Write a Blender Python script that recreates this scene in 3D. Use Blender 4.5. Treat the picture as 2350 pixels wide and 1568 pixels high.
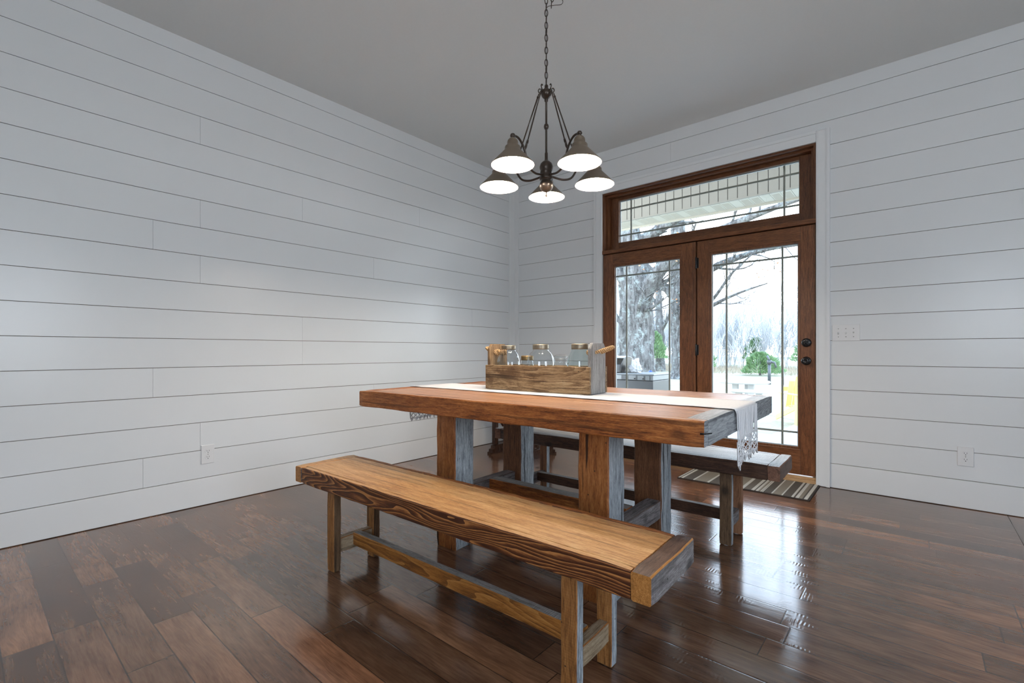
import bpy, bmesh, math, random
from mathutils import Vector, Matrix, noise

for o in list(bpy.data.objects): bpy.data.objects.remove(o)
SC = bpy.context.scene
COL = SC.collection
PI = math.pi
R = math.radians

# ------------------------------------------------------------------ camera, sky, light, exposure
cam_d = bpy.data.cameras.new('camera'); cam = bpy.data.objects.new('camera', cam_d); COL.objects.link(cam)
cam_d.sensor_width = 36.0
cam_d.lens = 36.0 * 1086.9 / 2350.0
cam_d.shift_y = 22.24 / 2350.0
cam_d.clip_start = 0.05; cam_d.clip_end = 400
cam.location = (3.6007, -4.2556, 1.024)
cam.rotation_euler = (R(90), 0, R(40.5267))
SC.camera = cam
SC.view_settings.view_transform = 'Standard'
SC.view_settings.look = 'None'
SC.view_settings.gamma = 1.0
SC.view_settings.use_curve_mapping = False
SC.view_settings.exposure = 0.0
SC.cycles.use_denoising = True
SC.cycles.denoising_input_passes = 'RGB_ALBEDO_NORMAL'
SC.cycles.denoising_prefilter = 'ACCURATE'

world = bpy.data.worlds.new('sky'); SC.world = world; world.use_nodes = True
wn = world.node_tree.nodes; wl = world.node_tree.links
bg = wn['Background']
tc = wn.new('ShaderNodeTexCoord'); sep = wn.new('ShaderNodeSeparateXYZ'); rp = wn.new('ShaderNodeValToRGB')
wl.new(tc.outputs['Generated'], sep.inputs[0]); wl.new(sep.outputs[2], rp.inputs[0])
rp.color_ramp.elements[0].position = 0.0; rp.color_ramp.elements[0].color = (0.93, 0.97, 1.0, 1)
rp.color_ramp.elements[1].position = 0.7; rp.color_ramp.elements[1].color = (0.50, 0.70, 1.0, 1)
wl.new(rp.outputs[0], bg.inputs[0]); bg.inputs[1].default_value = 9.0

def area(name, loc, rot, sx, sy, energy, col):
    l = bpy.data.lights.new(name, 'AREA'); l.shape = 'RECTANGLE'; l.size = sx; l.size_y = sy
    l.energy = energy; l.color = col
    o = bpy.data.objects.new(name, l); o.location = loc; o.rotation_euler = rot; COL.objects.link(o)
    return o
# added fill lamps at the window openings of the unseen walls
area('window_fill', (4.75, -6.94, 1.65), (R(-90), 0, R(180)), 1.3, 1.4, 16, (0.62, 0.80, 1.0))
area('window_fill', (6.44, -3.9, 1.5), (0, R(90), 0), 1.5, 1.3, 16, (0.64, 0.82, 1.0))

# ------------------------------------------------------------------ object helpers
def link(name, bm, mats, parent=None, kind=None, smooth=False):
    me = bpy.data.meshes.new(name); bm.normal_update(); bm.to_mesh(me); bm.free()
    if not isinstance(mats, (list, tuple)): mats = [mats]
    for m in mats: me.materials.append(m)
    if smooth:
        for p in me.polygons: p.use_smooth = True
    o = bpy.data.objects.new(name, me); COL.objects.link(o)
    if parent is not None: o.parent = parent
    if kind: o['kind'] = kind
    return o

def thing(name, label, cat, loc=(0, 0, 0), rotz=0.0, group=None):
    o = bpy.data.objects.new(name, None); COL.objects.link(o)
    o.empty_display_size = 0.1
    o.location = loc; o.rotation_euler = (0, 0, rotz); o['label'] = label; o['category'] = cat
    if group: o['group'] = group
    return o

def tag(o, label, cat, group=None, kind=None):
    o['label'] = label; o['category'] = cat
    if group: o['group'] = group
    if kind: o['kind'] = kind
    return o

def box(bm, x0, x1, y0, y1, z0, z1, mi=0):
    v = [bm.verts.new(p) for p in ((x0,y0,z0),(x1,y0,z0),(x1,y1,z0),(x0,y1,z0),(x0,y0,z1),(x1,y0,z1),(x1,y1,z1),(x0,y1,z1))]
    for f in ((0,3,2,1),(4,5,6,7),(0,1,5,4),(1,2,6,5),(2,3,7,6),(3,0,4,7)):
        bm.faces.new([v[i] for i in f]).material_index = mi

def bevel_all(bm, w, seg=2):
    bmesh.ops.bevel(bm, geom=list(bm.edges), offset=w, segments=seg, affect='EDGES', profile=0.5)

def bbox(x0, x1, y0, y1, z0, z1, w=0.003, seg=2):
    bm = bmesh.new(); box(bm, x0, x1, y0, y1, z0, z1); bevel_all(bm, w, seg); return bm

def frame_of(d):
    d = d.normalized()
    a = Vector((0, 0, 1)) if abs(d.z) < 0.9 else Vector((1, 0, 0))
    u = d.cross(a).normalized(); return u, d.cross(u).normalized()

def tube(bm, pts, rads, n=8, caps=True, closed=False, mi=0):
    pts = [Vector(p) for p in pts]
    if not isinstance(rads, (list, tuple)): rads = [rads] * len(pts)
    rings = []; u = None
    N = len(pts)
    for i, p in enumerate(pts):
        if closed: d = pts[(i+1) % N] - pts[i-1]
        else: d = pts[min(i+1, N-1)] - pts[max(i-1, 0)]
        if d.length < 1e-9: d = Vector((0, 0, 1))
        d.normalize()
        if u is None: u, w = frame_of(d)
        else:
            u = (u - d * u.dot(d))
            if u.length < 1e-6: u, _ = frame_of(d)
            u.normalize()
        w = d.cross(u)
        rings.append([bm.verts.new(p + (u*math.cos(2*PI*k/n) + w*math.sin(2*PI*k/n)) * rads[i]) for k in range(n)])
    for i in range(N if closed else N-1):
        a, b = rings[i], rings[(i+1) % N]
        for k in range(n):
            f = bm.faces.new((a[k], a[(k+1) % n], b[(k+1) % n], b[k])); f.material_index = mi; f.smooth = True
    if caps and not closed:
        bm.faces.new(rings[0][::-1]).material_index = mi; bm.faces.new(rings[-1]).material_index = mi

def lathe(bm, prof, c=(0, 0, 0), n=32, mi=0, axis='z', smooth=True):
    """prof: list of (r, h); revolve about axis through c"""
    rings = []
    for r, h in prof:
        ring = []
        for k in range(n):
            a = 2*PI*k/n; x, y = r*math.cos(a), r*math.sin(a)
            p = {'z': (x, y, h), 'y': (x, h, y), 'x': (h, x, y)}[axis]
            ring.append(bm.verts.new((p[0]+c[0], p[1]+c[1], p[2]+c[2])))
        rings.append(ring)
    for a, b in zip(rings, rings[1:]):
        for k in range(n):
            f = bm.faces.new((a[k], a[(k+1) % n], b[(k+1) % n], b[k])); f.material_index = mi; f.smooth = smooth
    return rings

def smoothpath(pts, sub=6):
    pts = [Vector(p) for p in pts]; out = []
    for i in range(len(pts)-1):
        p0 = pts[max(i-1, 0)]; p1 = pts[i]; p2 = pts[i+1]; p3 = pts[min(i+2, len(pts)-1)]
        for s in range(sub):
            t = s/sub
            out.append(0.5*((2*p1)+(-p0+p2)*t+(2*p0-5*p1+4*p2-p3)*t*t+(-p0+3*p1-3*p2+p3)*t**3))
    out.append(pts[-1]); return out

def beam(x0, x1, y0, y1, z0, z1, axis='x', rough=0.0015, ch=0.003, step=0.035, seed=0, mi=(0, 0, 0, 0)):
    """hand-hewn timber: chamfered box whose edges wander a little. mi = material slots (side, right +x, top, end)"""
    bm = bmesh.new()
    lo = {'x': (x0, x1), 'y': (y0, y1), 'z': (z0, z1)}[axis]
    ab = {'x': ((y0, y1), (z0, z1)), 'y': ((z0, z1), (x0, x1)), 'z': ((x0, x1), (y0, y1))}[axis]
    (a0, a1), (b0, b1) = ab
    sec = []
    def edge(p, q):
        L = math.hypot(q[0]-p[0], q[1]-p[1]); n = max(1, int(L/0.05))
        for i in range(n+1): sec.append((p[0]+(q[0]-p[0])*i/n, p[1]+(q[1]-p[1])*i/n))
    edge((a0+ch, b0), (a1-ch, b0)); edge((a1, b0+ch), (a1, b1-ch)); edge((a1-ch, b1), (a0+ch, b1)); edge((a0, b1-ch), (a0, b0+ch))
    n = max(1, int((lo[1]-lo[0])/step)); rings = []
    am, bmid = (a0+a1)/2, (b0+b1)/2
    for i in range(n+1):
        t = lo[0] + (lo[1]-lo[0])*i/n; ring = []
        for (a, b) in sec:
            k = noise.noise_vector(Vector((a*14+seed*3.1, b*14-seed, t*7+seed*1.7)))
            k2 = noise.noise_vector(Vector((a*30+seed, b*30, t*40+seed)))
            aa = a + (k.x + 0.4*k2.x)*rough*1.3; bb = b + (k.y + 0.4*k2.y)*rough*1.3
            if i in (0, n):
                s = 0.0; aa += (am-aa)/max(abs(am-aa), 1e-6)*ch*0.5; bb += (bmid-bb)/max(abs(bmid-bb), 1e-6)*ch*0.5
            p = {'x': (t, aa, bb), 'y': (bb, t, aa), 'z': (aa, bb, t)}[axis]
            ring.append(bm.verts.new(p))
        rings.append(ring)
    m = len(sec)
    for a, b in zip(rings, rings[1:]):
        for k in range(m): bm.faces.new((a[k], a[(k+1) % m], b[(k+1) % m], b[k]))
    bm.faces.new(rings[0][::-1]); bm.faces.new(rings[-1])
    bm.normal_update()
    for f in bm.faces:
        nx, ny, nz = f.normal
        if nz > 0.8: f.material_index = mi[2]
        elif nx > 0.82: f.material_index = mi[1]
        elif abs(nx) > 0.82 or nz < -0.8: f.material_index = mi[3]
        else: f.material_index = mi[0]
    return bm

# ------------------------------------------------------------------ material helpers
class NT:
    def __init__(s, name):
        s.m = bpy.data.materials.new(name); s.m.use_nodes = True
        s.t = s.m.node_tree; s.t.nodes.clear()
        s.out = s.n('ShaderNodeOutputMaterial')
    def n(s, typ, **kw):
        nd = s.t.nodes.new(typ)
        for k, v in kw.items(): setattr(nd, k, v)
        return nd
    def l(s, a, b): s.t.links.new(a, b)
    def val(s, sock, v):
        if hasattr(v, 'is_linked') or isinstance(v, bpy.types.NodeSocket): s.l(v, sock)
        else: sock.default_value = v
    def math(s, op, a, b=0.0, c=None, clamp=False):
        nd = s.n('ShaderNodeMath', operation=op); nd.use_clamp = clamp
        s.val(nd.inputs[0], a); s.val(nd.inputs[1], b)
        if c is not None: s.val(nd.inputs[2], c)
        return nd.outputs[0]
    def mix(s, fac, a, b, mode='MIX'):
        nd = s.n('ShaderNodeMix', data_type='RGBA', blend_type=mode)
        s.val(nd.inputs[0], fac); s.val(nd.inputs[6], a if not isinstance(a, tuple) else rgba(a)); s.val(nd.inputs[7], b if not isinstance(b, tuple) else rgba(b))
        return nd.outputs[2]
    def ramp(s, fac, stops, interp='LINEAR'):
        nd = s.n('ShaderNodeValToRGB'); cr = nd.color_ramp; cr.interpolation = interp
        while len(cr.elements) < len(stops): cr.elements.new(0.5)
        for e, (p, c) in zip(cr.elements, stops): e.position = p; e.color = rgba(c)
        s.l(fac, nd.inputs[0]); return nd.outputs[0]
    def noise(s, vec, scale, detail=3, rough=0.55, dist=0.0, out=0):
        nd = s.n('ShaderNodeTexNoise'); nd.inputs['Scale'].default_value = scale; nd.inputs['Detail'].default_value = detail
        nd.inputs['Roughness'].default_value = rough; nd.inputs['Distortion'].default_value = dist
        s.l(vec, nd.inputs['Vector']); return nd.outputs[out]
    def mapping(s, vec, scale=(1, 1, 1), loc=(0, 0, 0), rot=(0, 0, 0)):
        nd = s.n('ShaderNodeMapping'); nd.inputs['Scale'].default_value = scale; nd.inputs['Location'].default_value = loc; nd.inputs['Rotation'].default_value = rot
        s.l(vec, nd.inputs['Vector']); return nd.outputs[0]
    def bsdf(s, color, rough=0.5, spec=0.5, metal=0.0, bump=None, bstr=0.3, bdist=0.002, coat=0.0, coat_r=0.1):
        b = s.n('ShaderNodeBsdfPrincipled')
        s.val(b.inputs['Base Color'], rgba(color) if isinstance(color, tuple) else color)
        s.val(b.inputs['Roughness'], rough); b.inputs['Specular IOR Level'].default_value = spec; b.inputs['Metallic'].default_value = metal
        b.inputs['Coat Weight'].default_value = coat; b.inputs['Coat Roughness'].default_value = coat_r
        if bump is not None:
            bn = s.n('ShaderNodeBump'); bn.inputs['Strength'].default_value = bstr; bn.inputs['Distance'].default_value = bdist
            s.l(bump, bn.inputs['Height']); s.l(bn.outputs[0], b.inputs['Normal'])
            if coat: s.l(bn.outputs[0], b.inputs['Coat Normal'])
        s.l(b.outputs[0], s.out.inputs[0]); return b

def rgba(c): return (c[0], c[1], c[2], 1.0) if len(c) == 3 else tuple(c)

def plain(name, c, rough=0.5, spec=0.5, metal=0.0, nscale=0, namp=0.1, bump=0.0):
    t = NT(name)
    col = c; bp = None
    g = t.n('ShaderNodeTexCoord').outputs['Object']
    if nscale:
        f = t.noise(g, nscale, 4)
        col = t.mix(f, tuple(v*(1-namp) for v in c), tuple(min(1, v*(1+namp)) for v in c)); bp = f if bump else None
    t.bsdf(col, rough, spec, metal, bump=bp, bstr=bump)
    return t.m

def wood(name, cols, axis='x', rings=0.0, ringscale=9.0, saw=0.0, rough=0.55, bump=0.35, knots=1.0, nails=1.0, streak=1.0, coat=0.0, spec=0.4, seed=0.0, crack=0.5, blot=0.0, perobj=True):
    """cols = (dark, mid, light). axis = grain direction"""
    t = NT(name)
    g = t.n('ShaderNodeTexCoord').outputs['Object']
    if perobj:
        oi = t.n('ShaderNodeObjectInfo'); va = t.n('ShaderNodeVectorMath', operation='MULTIPLY_ADD')
        cx = t.n('ShaderNodeCombineXYZ')
        for i in range(3): t.l(oi.outputs['Random'], cx.inputs[i])
        t.l(cx.outputs[0], va.inputs[0]); va.inputs[1].default_value = (7.3, 5.1, 9.7); t.l(g, va.inputs[2]); g = va.outputs[0]
    lo = (seed, seed*1.7, seed*0.6)
    st = {'x': (0.07, 1, 1), 'y': (1, 0.07, 1), 'z': (1, 1, 0.07)}[axis]
    ss = {'x': (0.35, 1, 1), 'y': (1, 0.35, 1), 'z': (1, 1, 0.35)}[axis]
    # warp so the grain meanders round the knots
    wv = t.noise(t.mapping(g, ss, lo), 7.0, 2, out=1)
    wa = t.n('ShaderNodeVectorMath', operation='MULTIPLY_ADD'); t.l(wv, wa.inputs[0])
    w = 0.025*streak; wa.inputs[1].default_value = {'x': (0, w, w), 'y': (w, 0, w), 'z': (w, w, 0)}[axis]; t.l(g, wa.inputs[2])
    gm = t.mapping(wa.outputs[0], st, lo)
    fine = t.noise(gm, 230.0, 3, 0.65)
    med = t.noise(gm, 95.0, 4, 0.65)
    big = t.noise(t.mapping(g, {'x': (0.25, 1, 1), 'y': (1, 0.25, 1), 'z': (1, 1, 0.25)}[axis], lo), 9.0, 3, 0.6)
    tiny = t.noise(t.mapping(g, {'x': (0.12, 1, 1), 'y': (1, 0.12, 1), 'z': (1, 1, 0.12)}[axis], lo), 620.0, 2, 0.6)
    f = t.math('ADD', t.math('MULTIPLY', fine, 0.34), t.math('ADD', t.math('MULTIPLY', med, 0.26), t.math('ADD', t.math('MULTIPLY', big, 0.18), t.math('MULTIPLY', tiny, 0.22))))
    if rings > 0:
        # growth rings cut lengthwise: contour lines of a slow noise plus the distance across the board
        q = {'x': (0.16, 1, 1), 'y': (1, 0.16, 1), 'z': (1, 1, 0.16)}[axis]
        nz_ = t.noise(t.mapping(g, q, lo), 6.0, 2.5, 0.45)
        sx = t.n('ShaderNodeSeparateXYZ'); t.l(g, sx.inputs[0])
        acr = t.math('ADD', sx.outputs[{'x': 2, 'y': 2, 'z': 0}[axis]], t.math('MULTIPLY', sx.outputs[{'x': 1, 'y': 0, 'z': 1}[axis]], 0.6))
        ph = t.math('ADD', t.math('MULTIPLY', nz_, ringscale*3.0), t.math('MULTIPLY', acr, ringscale*5.0))
        fr_ = t.math('FRACT', ph); tri = t.math('POWER', fr_, 1.6)
        wr = t.math('ADD', t.math('MULTIPLY', tri, 0.52), 0.24)
        wr = t.math('ADD', t.math('MULTIPLY', wr, 0.75), t.math('MULTIPLY', fine, 0.25)); f = t.mix(rings, f, wr)
    col = t.ramp(f, [(0.40, cols[0]), (0.50, cols[1]), (0.61, cols[2])])
    if blot > 0:
        bl = t.noise(t.mapping(g, {'x': (0.5, 1, 1), 'y': (1, 0.5, 1), 'z': (1, 1, 0.5)}[axis], (seed+1, 3, 7)), 11.0, 5, 0.7, 0.6)
        col = t.mix(t.math('MULTIPLY', t.ramp(bl, [(0.47, (0, 0, 0)), (0.60, (1, 1, 1))]), blot), col, tuple(v*0.9 for v in cols[0]))
    # cracks along the grain
    if crack > 0:
        cr = t.noise(t.mapping(wa.outputs[0], {'x': (0.03, 1, 1), 'y': (1, 0.03, 1), 'z': (1, 1, 0.03)}[axis], (seed+3, 2, 1)), 42.0, 2, 0.4)
        cm = t.ramp(cr, [(0.33, (1, 1, 1)), (0.385, (0, 0, 0))])
        col = t.mix(t.math('MULTIPLY', cm, crack), col, tuple(v*0.25 for v in cols[0]))
    if knots > 0:
        vo = t.n('ShaderNodeTexVoronoi'); vo.inputs['Scale'].default_value = 5.5
        t.l(t.mapping(wa.outputs[0], {'x': (0.6, 1, 1), 'y': (1, 0.6, 1), 'z': (1, 1, 0.6)}[axis], lo), vo.inputs['Vector'])
        km = t.ramp(vo.outputs['Distance'], [(0.05, (1, 1, 1)), (0.13, (0, 0, 0))])
        col = t.mix(t.math('MULTIPLY', km, 0.75*knots), col, tuple(v*0.3 for v in cols[0]))
    if nails > 0:
        v2 = t.n('ShaderNodeTexVoronoi'); v2.inputs['Scale'].default_value = 17.0
        t.l(t.mapping(g, (1, 1, 1), (seed+5, seed, 2)), v2.inputs['Vector'])
        nm = t.ramp(v2.outputs['Distance'], [(0.035, (1, 1, 1)), (0.055, (0, 0, 0))])
        col = t.mix(t.math('MULTIPLY', nm, nails), col, (0.01, 0.008, 0.008))
    h = f
    if saw > 0:
        sw = t.n('ShaderNodeTexWave', wave_type='BANDS', bands_direction={'x': 'X', 'y': 'Y', 'z': 'Z'}[axis])
        sw.inputs['Scale'].default_value = 38.0; sw.inputs['Distortion'].default_value = 3.0; sw.inputs['Detail'].default_value = 2.0
        t.l(g, sw.inputs['Vector'])
        h = t.math('ADD', f, t.math('MULTIPLY', sw.outputs[0], saw))
        col = t.mix(t.math('MULTIPLY', sw.outputs[0], saw*0.35), col, tuple(v*0.45 for v in cols[0]))
    rg = t.math('ADD', t.math('MULTIPLY', fine, 0.15), rough-0.07)
    t.bsdf(col, rg, spec, bump=h, bstr=bump, bdist=0.004, coat=coat, coat_r=0.15)
    return t.m

M = {}
M['wall'] = plain('white_wall_paint', (0.725, 0.738, 0.745), rough=0.27, spec=0.5, nscale=3.0, namp=0.015)
M['trim'] = plain('white_trim_paint', (0.745, 0.755, 0.76), rough=0.3)
M['ceil'] = plain('grey_ceiling_paint', (0.755, 0.775, 0.77), rough=0.6, spec=0.3, nscale=60, namp=0.02, bump=0.05)
M['gap'] = plain('gap_dark', (0.20, 0.17, 0.14), rough=0.9)
M['plate'] = plain('white_plastic', (0.72, 0.72, 0.72), rough=0.3)
M['slot'] = plain('black_slot', (0.02, 0.02, 0.02), rough=0.6)
M['bronze'] = plain('oil_rubbed_bronze', (0.055, 0.038, 0.027), rough=0.3, spec=0.6, metal=0.4, nscale=30, namp=0.2)
M['shade_out'] = plain('bronze_shade', (0.17, 0.13, 0.092), rough=0.4, spec=0.5, metal=0.2, nscale=30, namp=0.1)
M['shade_in'] = plain('white_enamel', (0.85, 0.84, 0.80), rough=0.4)
M['black'] = plain('black_metal', (0.012, 0.012, 0.013), rough=0.25, spec=0.6, metal=0.3)

OR = ((0.12, 0.030, 0.008), (0.36, 0.115, 0.026), (0.58, 0.23, 0.065))
M['orange_x'] = wood('oiled_brown_barnwood', OR, 'x', rough=0.5, knots=0.8, blot=0.3)
M['orange_z'] = wood('oiled_brown_post', ((0.11, 0.030, 0.008), (0.32, 0.105, 0.026), (0.50, 0.20, 0.06)), 'z', rough=0.5, crack=0.95, knots=0.4, blot=0.25)
M['brown_z'] = wood('dark_brown_post', ((0.05, 0.02, 0.009), (0.14, 0.055, 0.022), (0.24, 0.11, 0.05)), 'z', rough=0.55, crack=0.95, knots=0.4, blot=0.25)
GR = ((0.085, 0.095, 0.105), (0.32, 0.35, 0.375), (0.58, 0.62, 0.65))  # door-side faces: weathered grey with bluish skylight glare mixed into the tone
M['grey_z'] = wood('grey_weathered_post', GR, 'z', rough=0.75, bump=0.8, crack=0.9, knots=0.3, nails=0.7, spec=0.25)
M['grey_y'] = wood('grey_weathered_board', ((0.14, 0.15, 0.16), (0.30, 0.32, 0.34), (0.46, 0.49, 0.50)), 'y', rough=0.7, bump=0.8, rings=0.16, ringscale=9, crack=0.6, knots=0.4, spec=0.3)
M['grey_ysaw'] = wood('saw_marked_grey_end', ((0.10, 0.085, 0.085), (0.24, 0.215, 0.215), (0.42, 0.39, 0.39)), 'y', rough=0.75, bump=1.0, saw=0.5, crack=0.4, spec=0.3)
M['grey_x'] = wood('grey_weathered_rail', ((0.12, 0.11, 0.10), (0.28, 0.26, 0.24), (0.46, 0.43, 0.40)), 'x', rough=0.6, bump=0.7, saw=0.3, spec=0.35)
M['pale_x'] = wood('glare_paled_weathered_plank', ((0.22, 0.205, 0.19), (0.40, 0.38, 0.36), (0.58, 0.56, 0.53)), 'x', rough=0.40, bump=0.5, saw=0.5, spec=0.9)  # weathered grey lightened so the colour carries white sky glare
M['pale_y'] = wood('glare_paled_weathered_end', ((0.22, 0.215, 0.21), (0.38, 0.375, 0.37), (0.56, 0.55, 0.54)), 'y', rough=0.42, bump=0.6, saw=0.4, spec=0.8)  # same glare put into the colour of the end tops
M['top_x'] = wood('table_plank_brown', ((0.20, 0.08, 0.033), (0.42, 0.20, 0.095), (0.58, 0.35, 0.20)), 'x', rough=0.36, bump=0.3, saw=0.08, knots=0.5, spec=0.8)
M['gold_x'] = wood('golden_bench_plank', ((0.32, 0.14, 0.042), (0.57, 0.30, 0.115), (0.72, 0.46, 0.215)), 'x', rough=0.42, bump=0.25, saw=0.10, knots=0.5, nails=0.6, crack=0.35, spec=0.5)
M['gold_y'] = wood('golden_end_grain', ((0.26, 0.10, 0.02), (0.46, 0.19, 0.045), (0.60, 0.29, 0.085)), 'y', rough=0.45, bump=0.2, knots=0.1, nails=0.2, crack=0.2)
M['zebra_x'] = wood('dark_figured_board', ((0.065, 0.018, 0.006), (0.19, 0.06, 0.018), (0.50, 0.21, 0.06)), 'x', rings=0.66, ringscale=13.0, rough=0.5, bump=0.5, knots=0.5, crack=0.3)
M['amber_x'] = wood('amber_rail', ((0.16, 0.055, 0.012), (0.38, 0.145, 0.03), (0.54, 0.26, 0.07)), 'x', rings=0.35, ringscale=6, rough=0.45, bump=0.25, knots=0.7, nails=0.4, crack=0.3)
M['amber_y'] = wood('amber_cross_rail', ((0.10, 0.035, 0.009), (0.30, 0.11, 0.025), (0.46, 0.20, 0.055)), 'y', rough=0.5, bump=0.3, crack=0.4)
M['tan_y'] = wood('tan_cross_rail', ((0.16, 0.11, 0.06), (0.34, 0.25, 0.16), (0.50, 0.40, 0.28)), 'y', rough=0.6, bump=0.4, saw=0.2, crack=0.4)
M['amber_z'] = wood('amber_leg', ((0.12, 0.045, 0.012), (0.32, 0.13, 0.035), (0.48, 0.23, 0.075)), 'z', rough=0.5, bump=0.4, saw=0.15, knots=0.5, crack=0.5)
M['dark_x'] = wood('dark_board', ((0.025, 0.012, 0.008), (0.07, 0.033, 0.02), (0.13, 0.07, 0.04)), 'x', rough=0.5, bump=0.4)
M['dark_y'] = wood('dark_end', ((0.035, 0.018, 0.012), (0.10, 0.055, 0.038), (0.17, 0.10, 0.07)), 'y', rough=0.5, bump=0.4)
M['red_y'] = wood('reddish_end_block', ((0.12, 0.05, 0.03), (0.22, 0.105, 0.065), (0.30, 0.16, 0.10)), 'y', rough=0.6, bump=0.4, knots=0.1)
M['walnutleg'] = wood('walnut_leg', ((0.05, 0.028, 0.015), (0.13, 0.075, 0.04), (0.20, 0.12, 0.065)), 'z', rough=0.5)
M['redleg'] = wood('reddish_leg', ((0.14, 0.06, 0.03), (0.26, 0.12, 0.06), (0.34, 0.17, 0.09)), 'z', rough=0.5)
DW = ((0.060, 0.019, 0.006), (0.165, 0.058, 0.020), (0.26, 0.105, 0.038))
M['door_z'] = wood('stained_door_stile', DW, 'z', rough=0.36, bump=0.12, knots=0.15, nails=0, crack=0.0, spec=0.5, rings=0.12, ringscale=4)
M['door_x'] = wood('stained_door_rail', DW, 'x', rough=0.36, bump=0.12, knots=0.15, nails=0, crack=0.0, spec=0.5)
DW2 = tuple(tuple(v*0.75 for v in c) for c in DW)
M['jamb_z'] = wood('stained_jamb', DW2, 'z', rough=0.36, bump=0.1, knots=0, nails=0, crack=0.0, spec=0.5)
M['jamb_x'] = wood('stained_head_jamb', DW2, 'x', rough=0.36, bump=0.1, knots=0, nails=0, crack=0.0, spec=0.5)
M['sill'] = wood('light_oak_sill', ((0.30, 0.17, 0.08), (0.46, 0.28, 0.14), (0.58, 0.38, 0.20)), 'x', rough=0.45, bump=0.1, knots=0, nails=0, crack=0)
M['crate_x'] = wood('weathered_crate_board', ((0.10, 0.05, 0.02), (0.30, 0.19, 0.095), (0.46, 0.33, 0.19)), 'x', rings=0.25, ringscale=7, rough=0.65, bump=0.5, knots=0.9, crack=0.6, blot=0.75)
M['crate_z'] = wood('grey_crate_end', ((0.15, 0.145, 0.14), (0.29, 0.285, 0.28), (0.42, 0.41, 0.40)), 'z', rough=0.7, bump=0.5, knots=0.5, nails=0, crack=0.3)
M['crate_zb'] = wood('brown_crate_end', ((0.10, 0.06, 0.03), (0.26, 0.16, 0.08), (0.38, 0.26, 0.14)), 'z', rough=0.7, bump=0.5, knots=0.6, nails=0, crack=0.4)
M['stool'] = wood('dark_side_table_wood', ((0.012, 0.006, 0.004), (0.035, 0.014, 0.008), (0.06, 0.026, 0.013)), 'z', rough=0.28, bump=0.1, knots=0, nails=0, crack=0)

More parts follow.
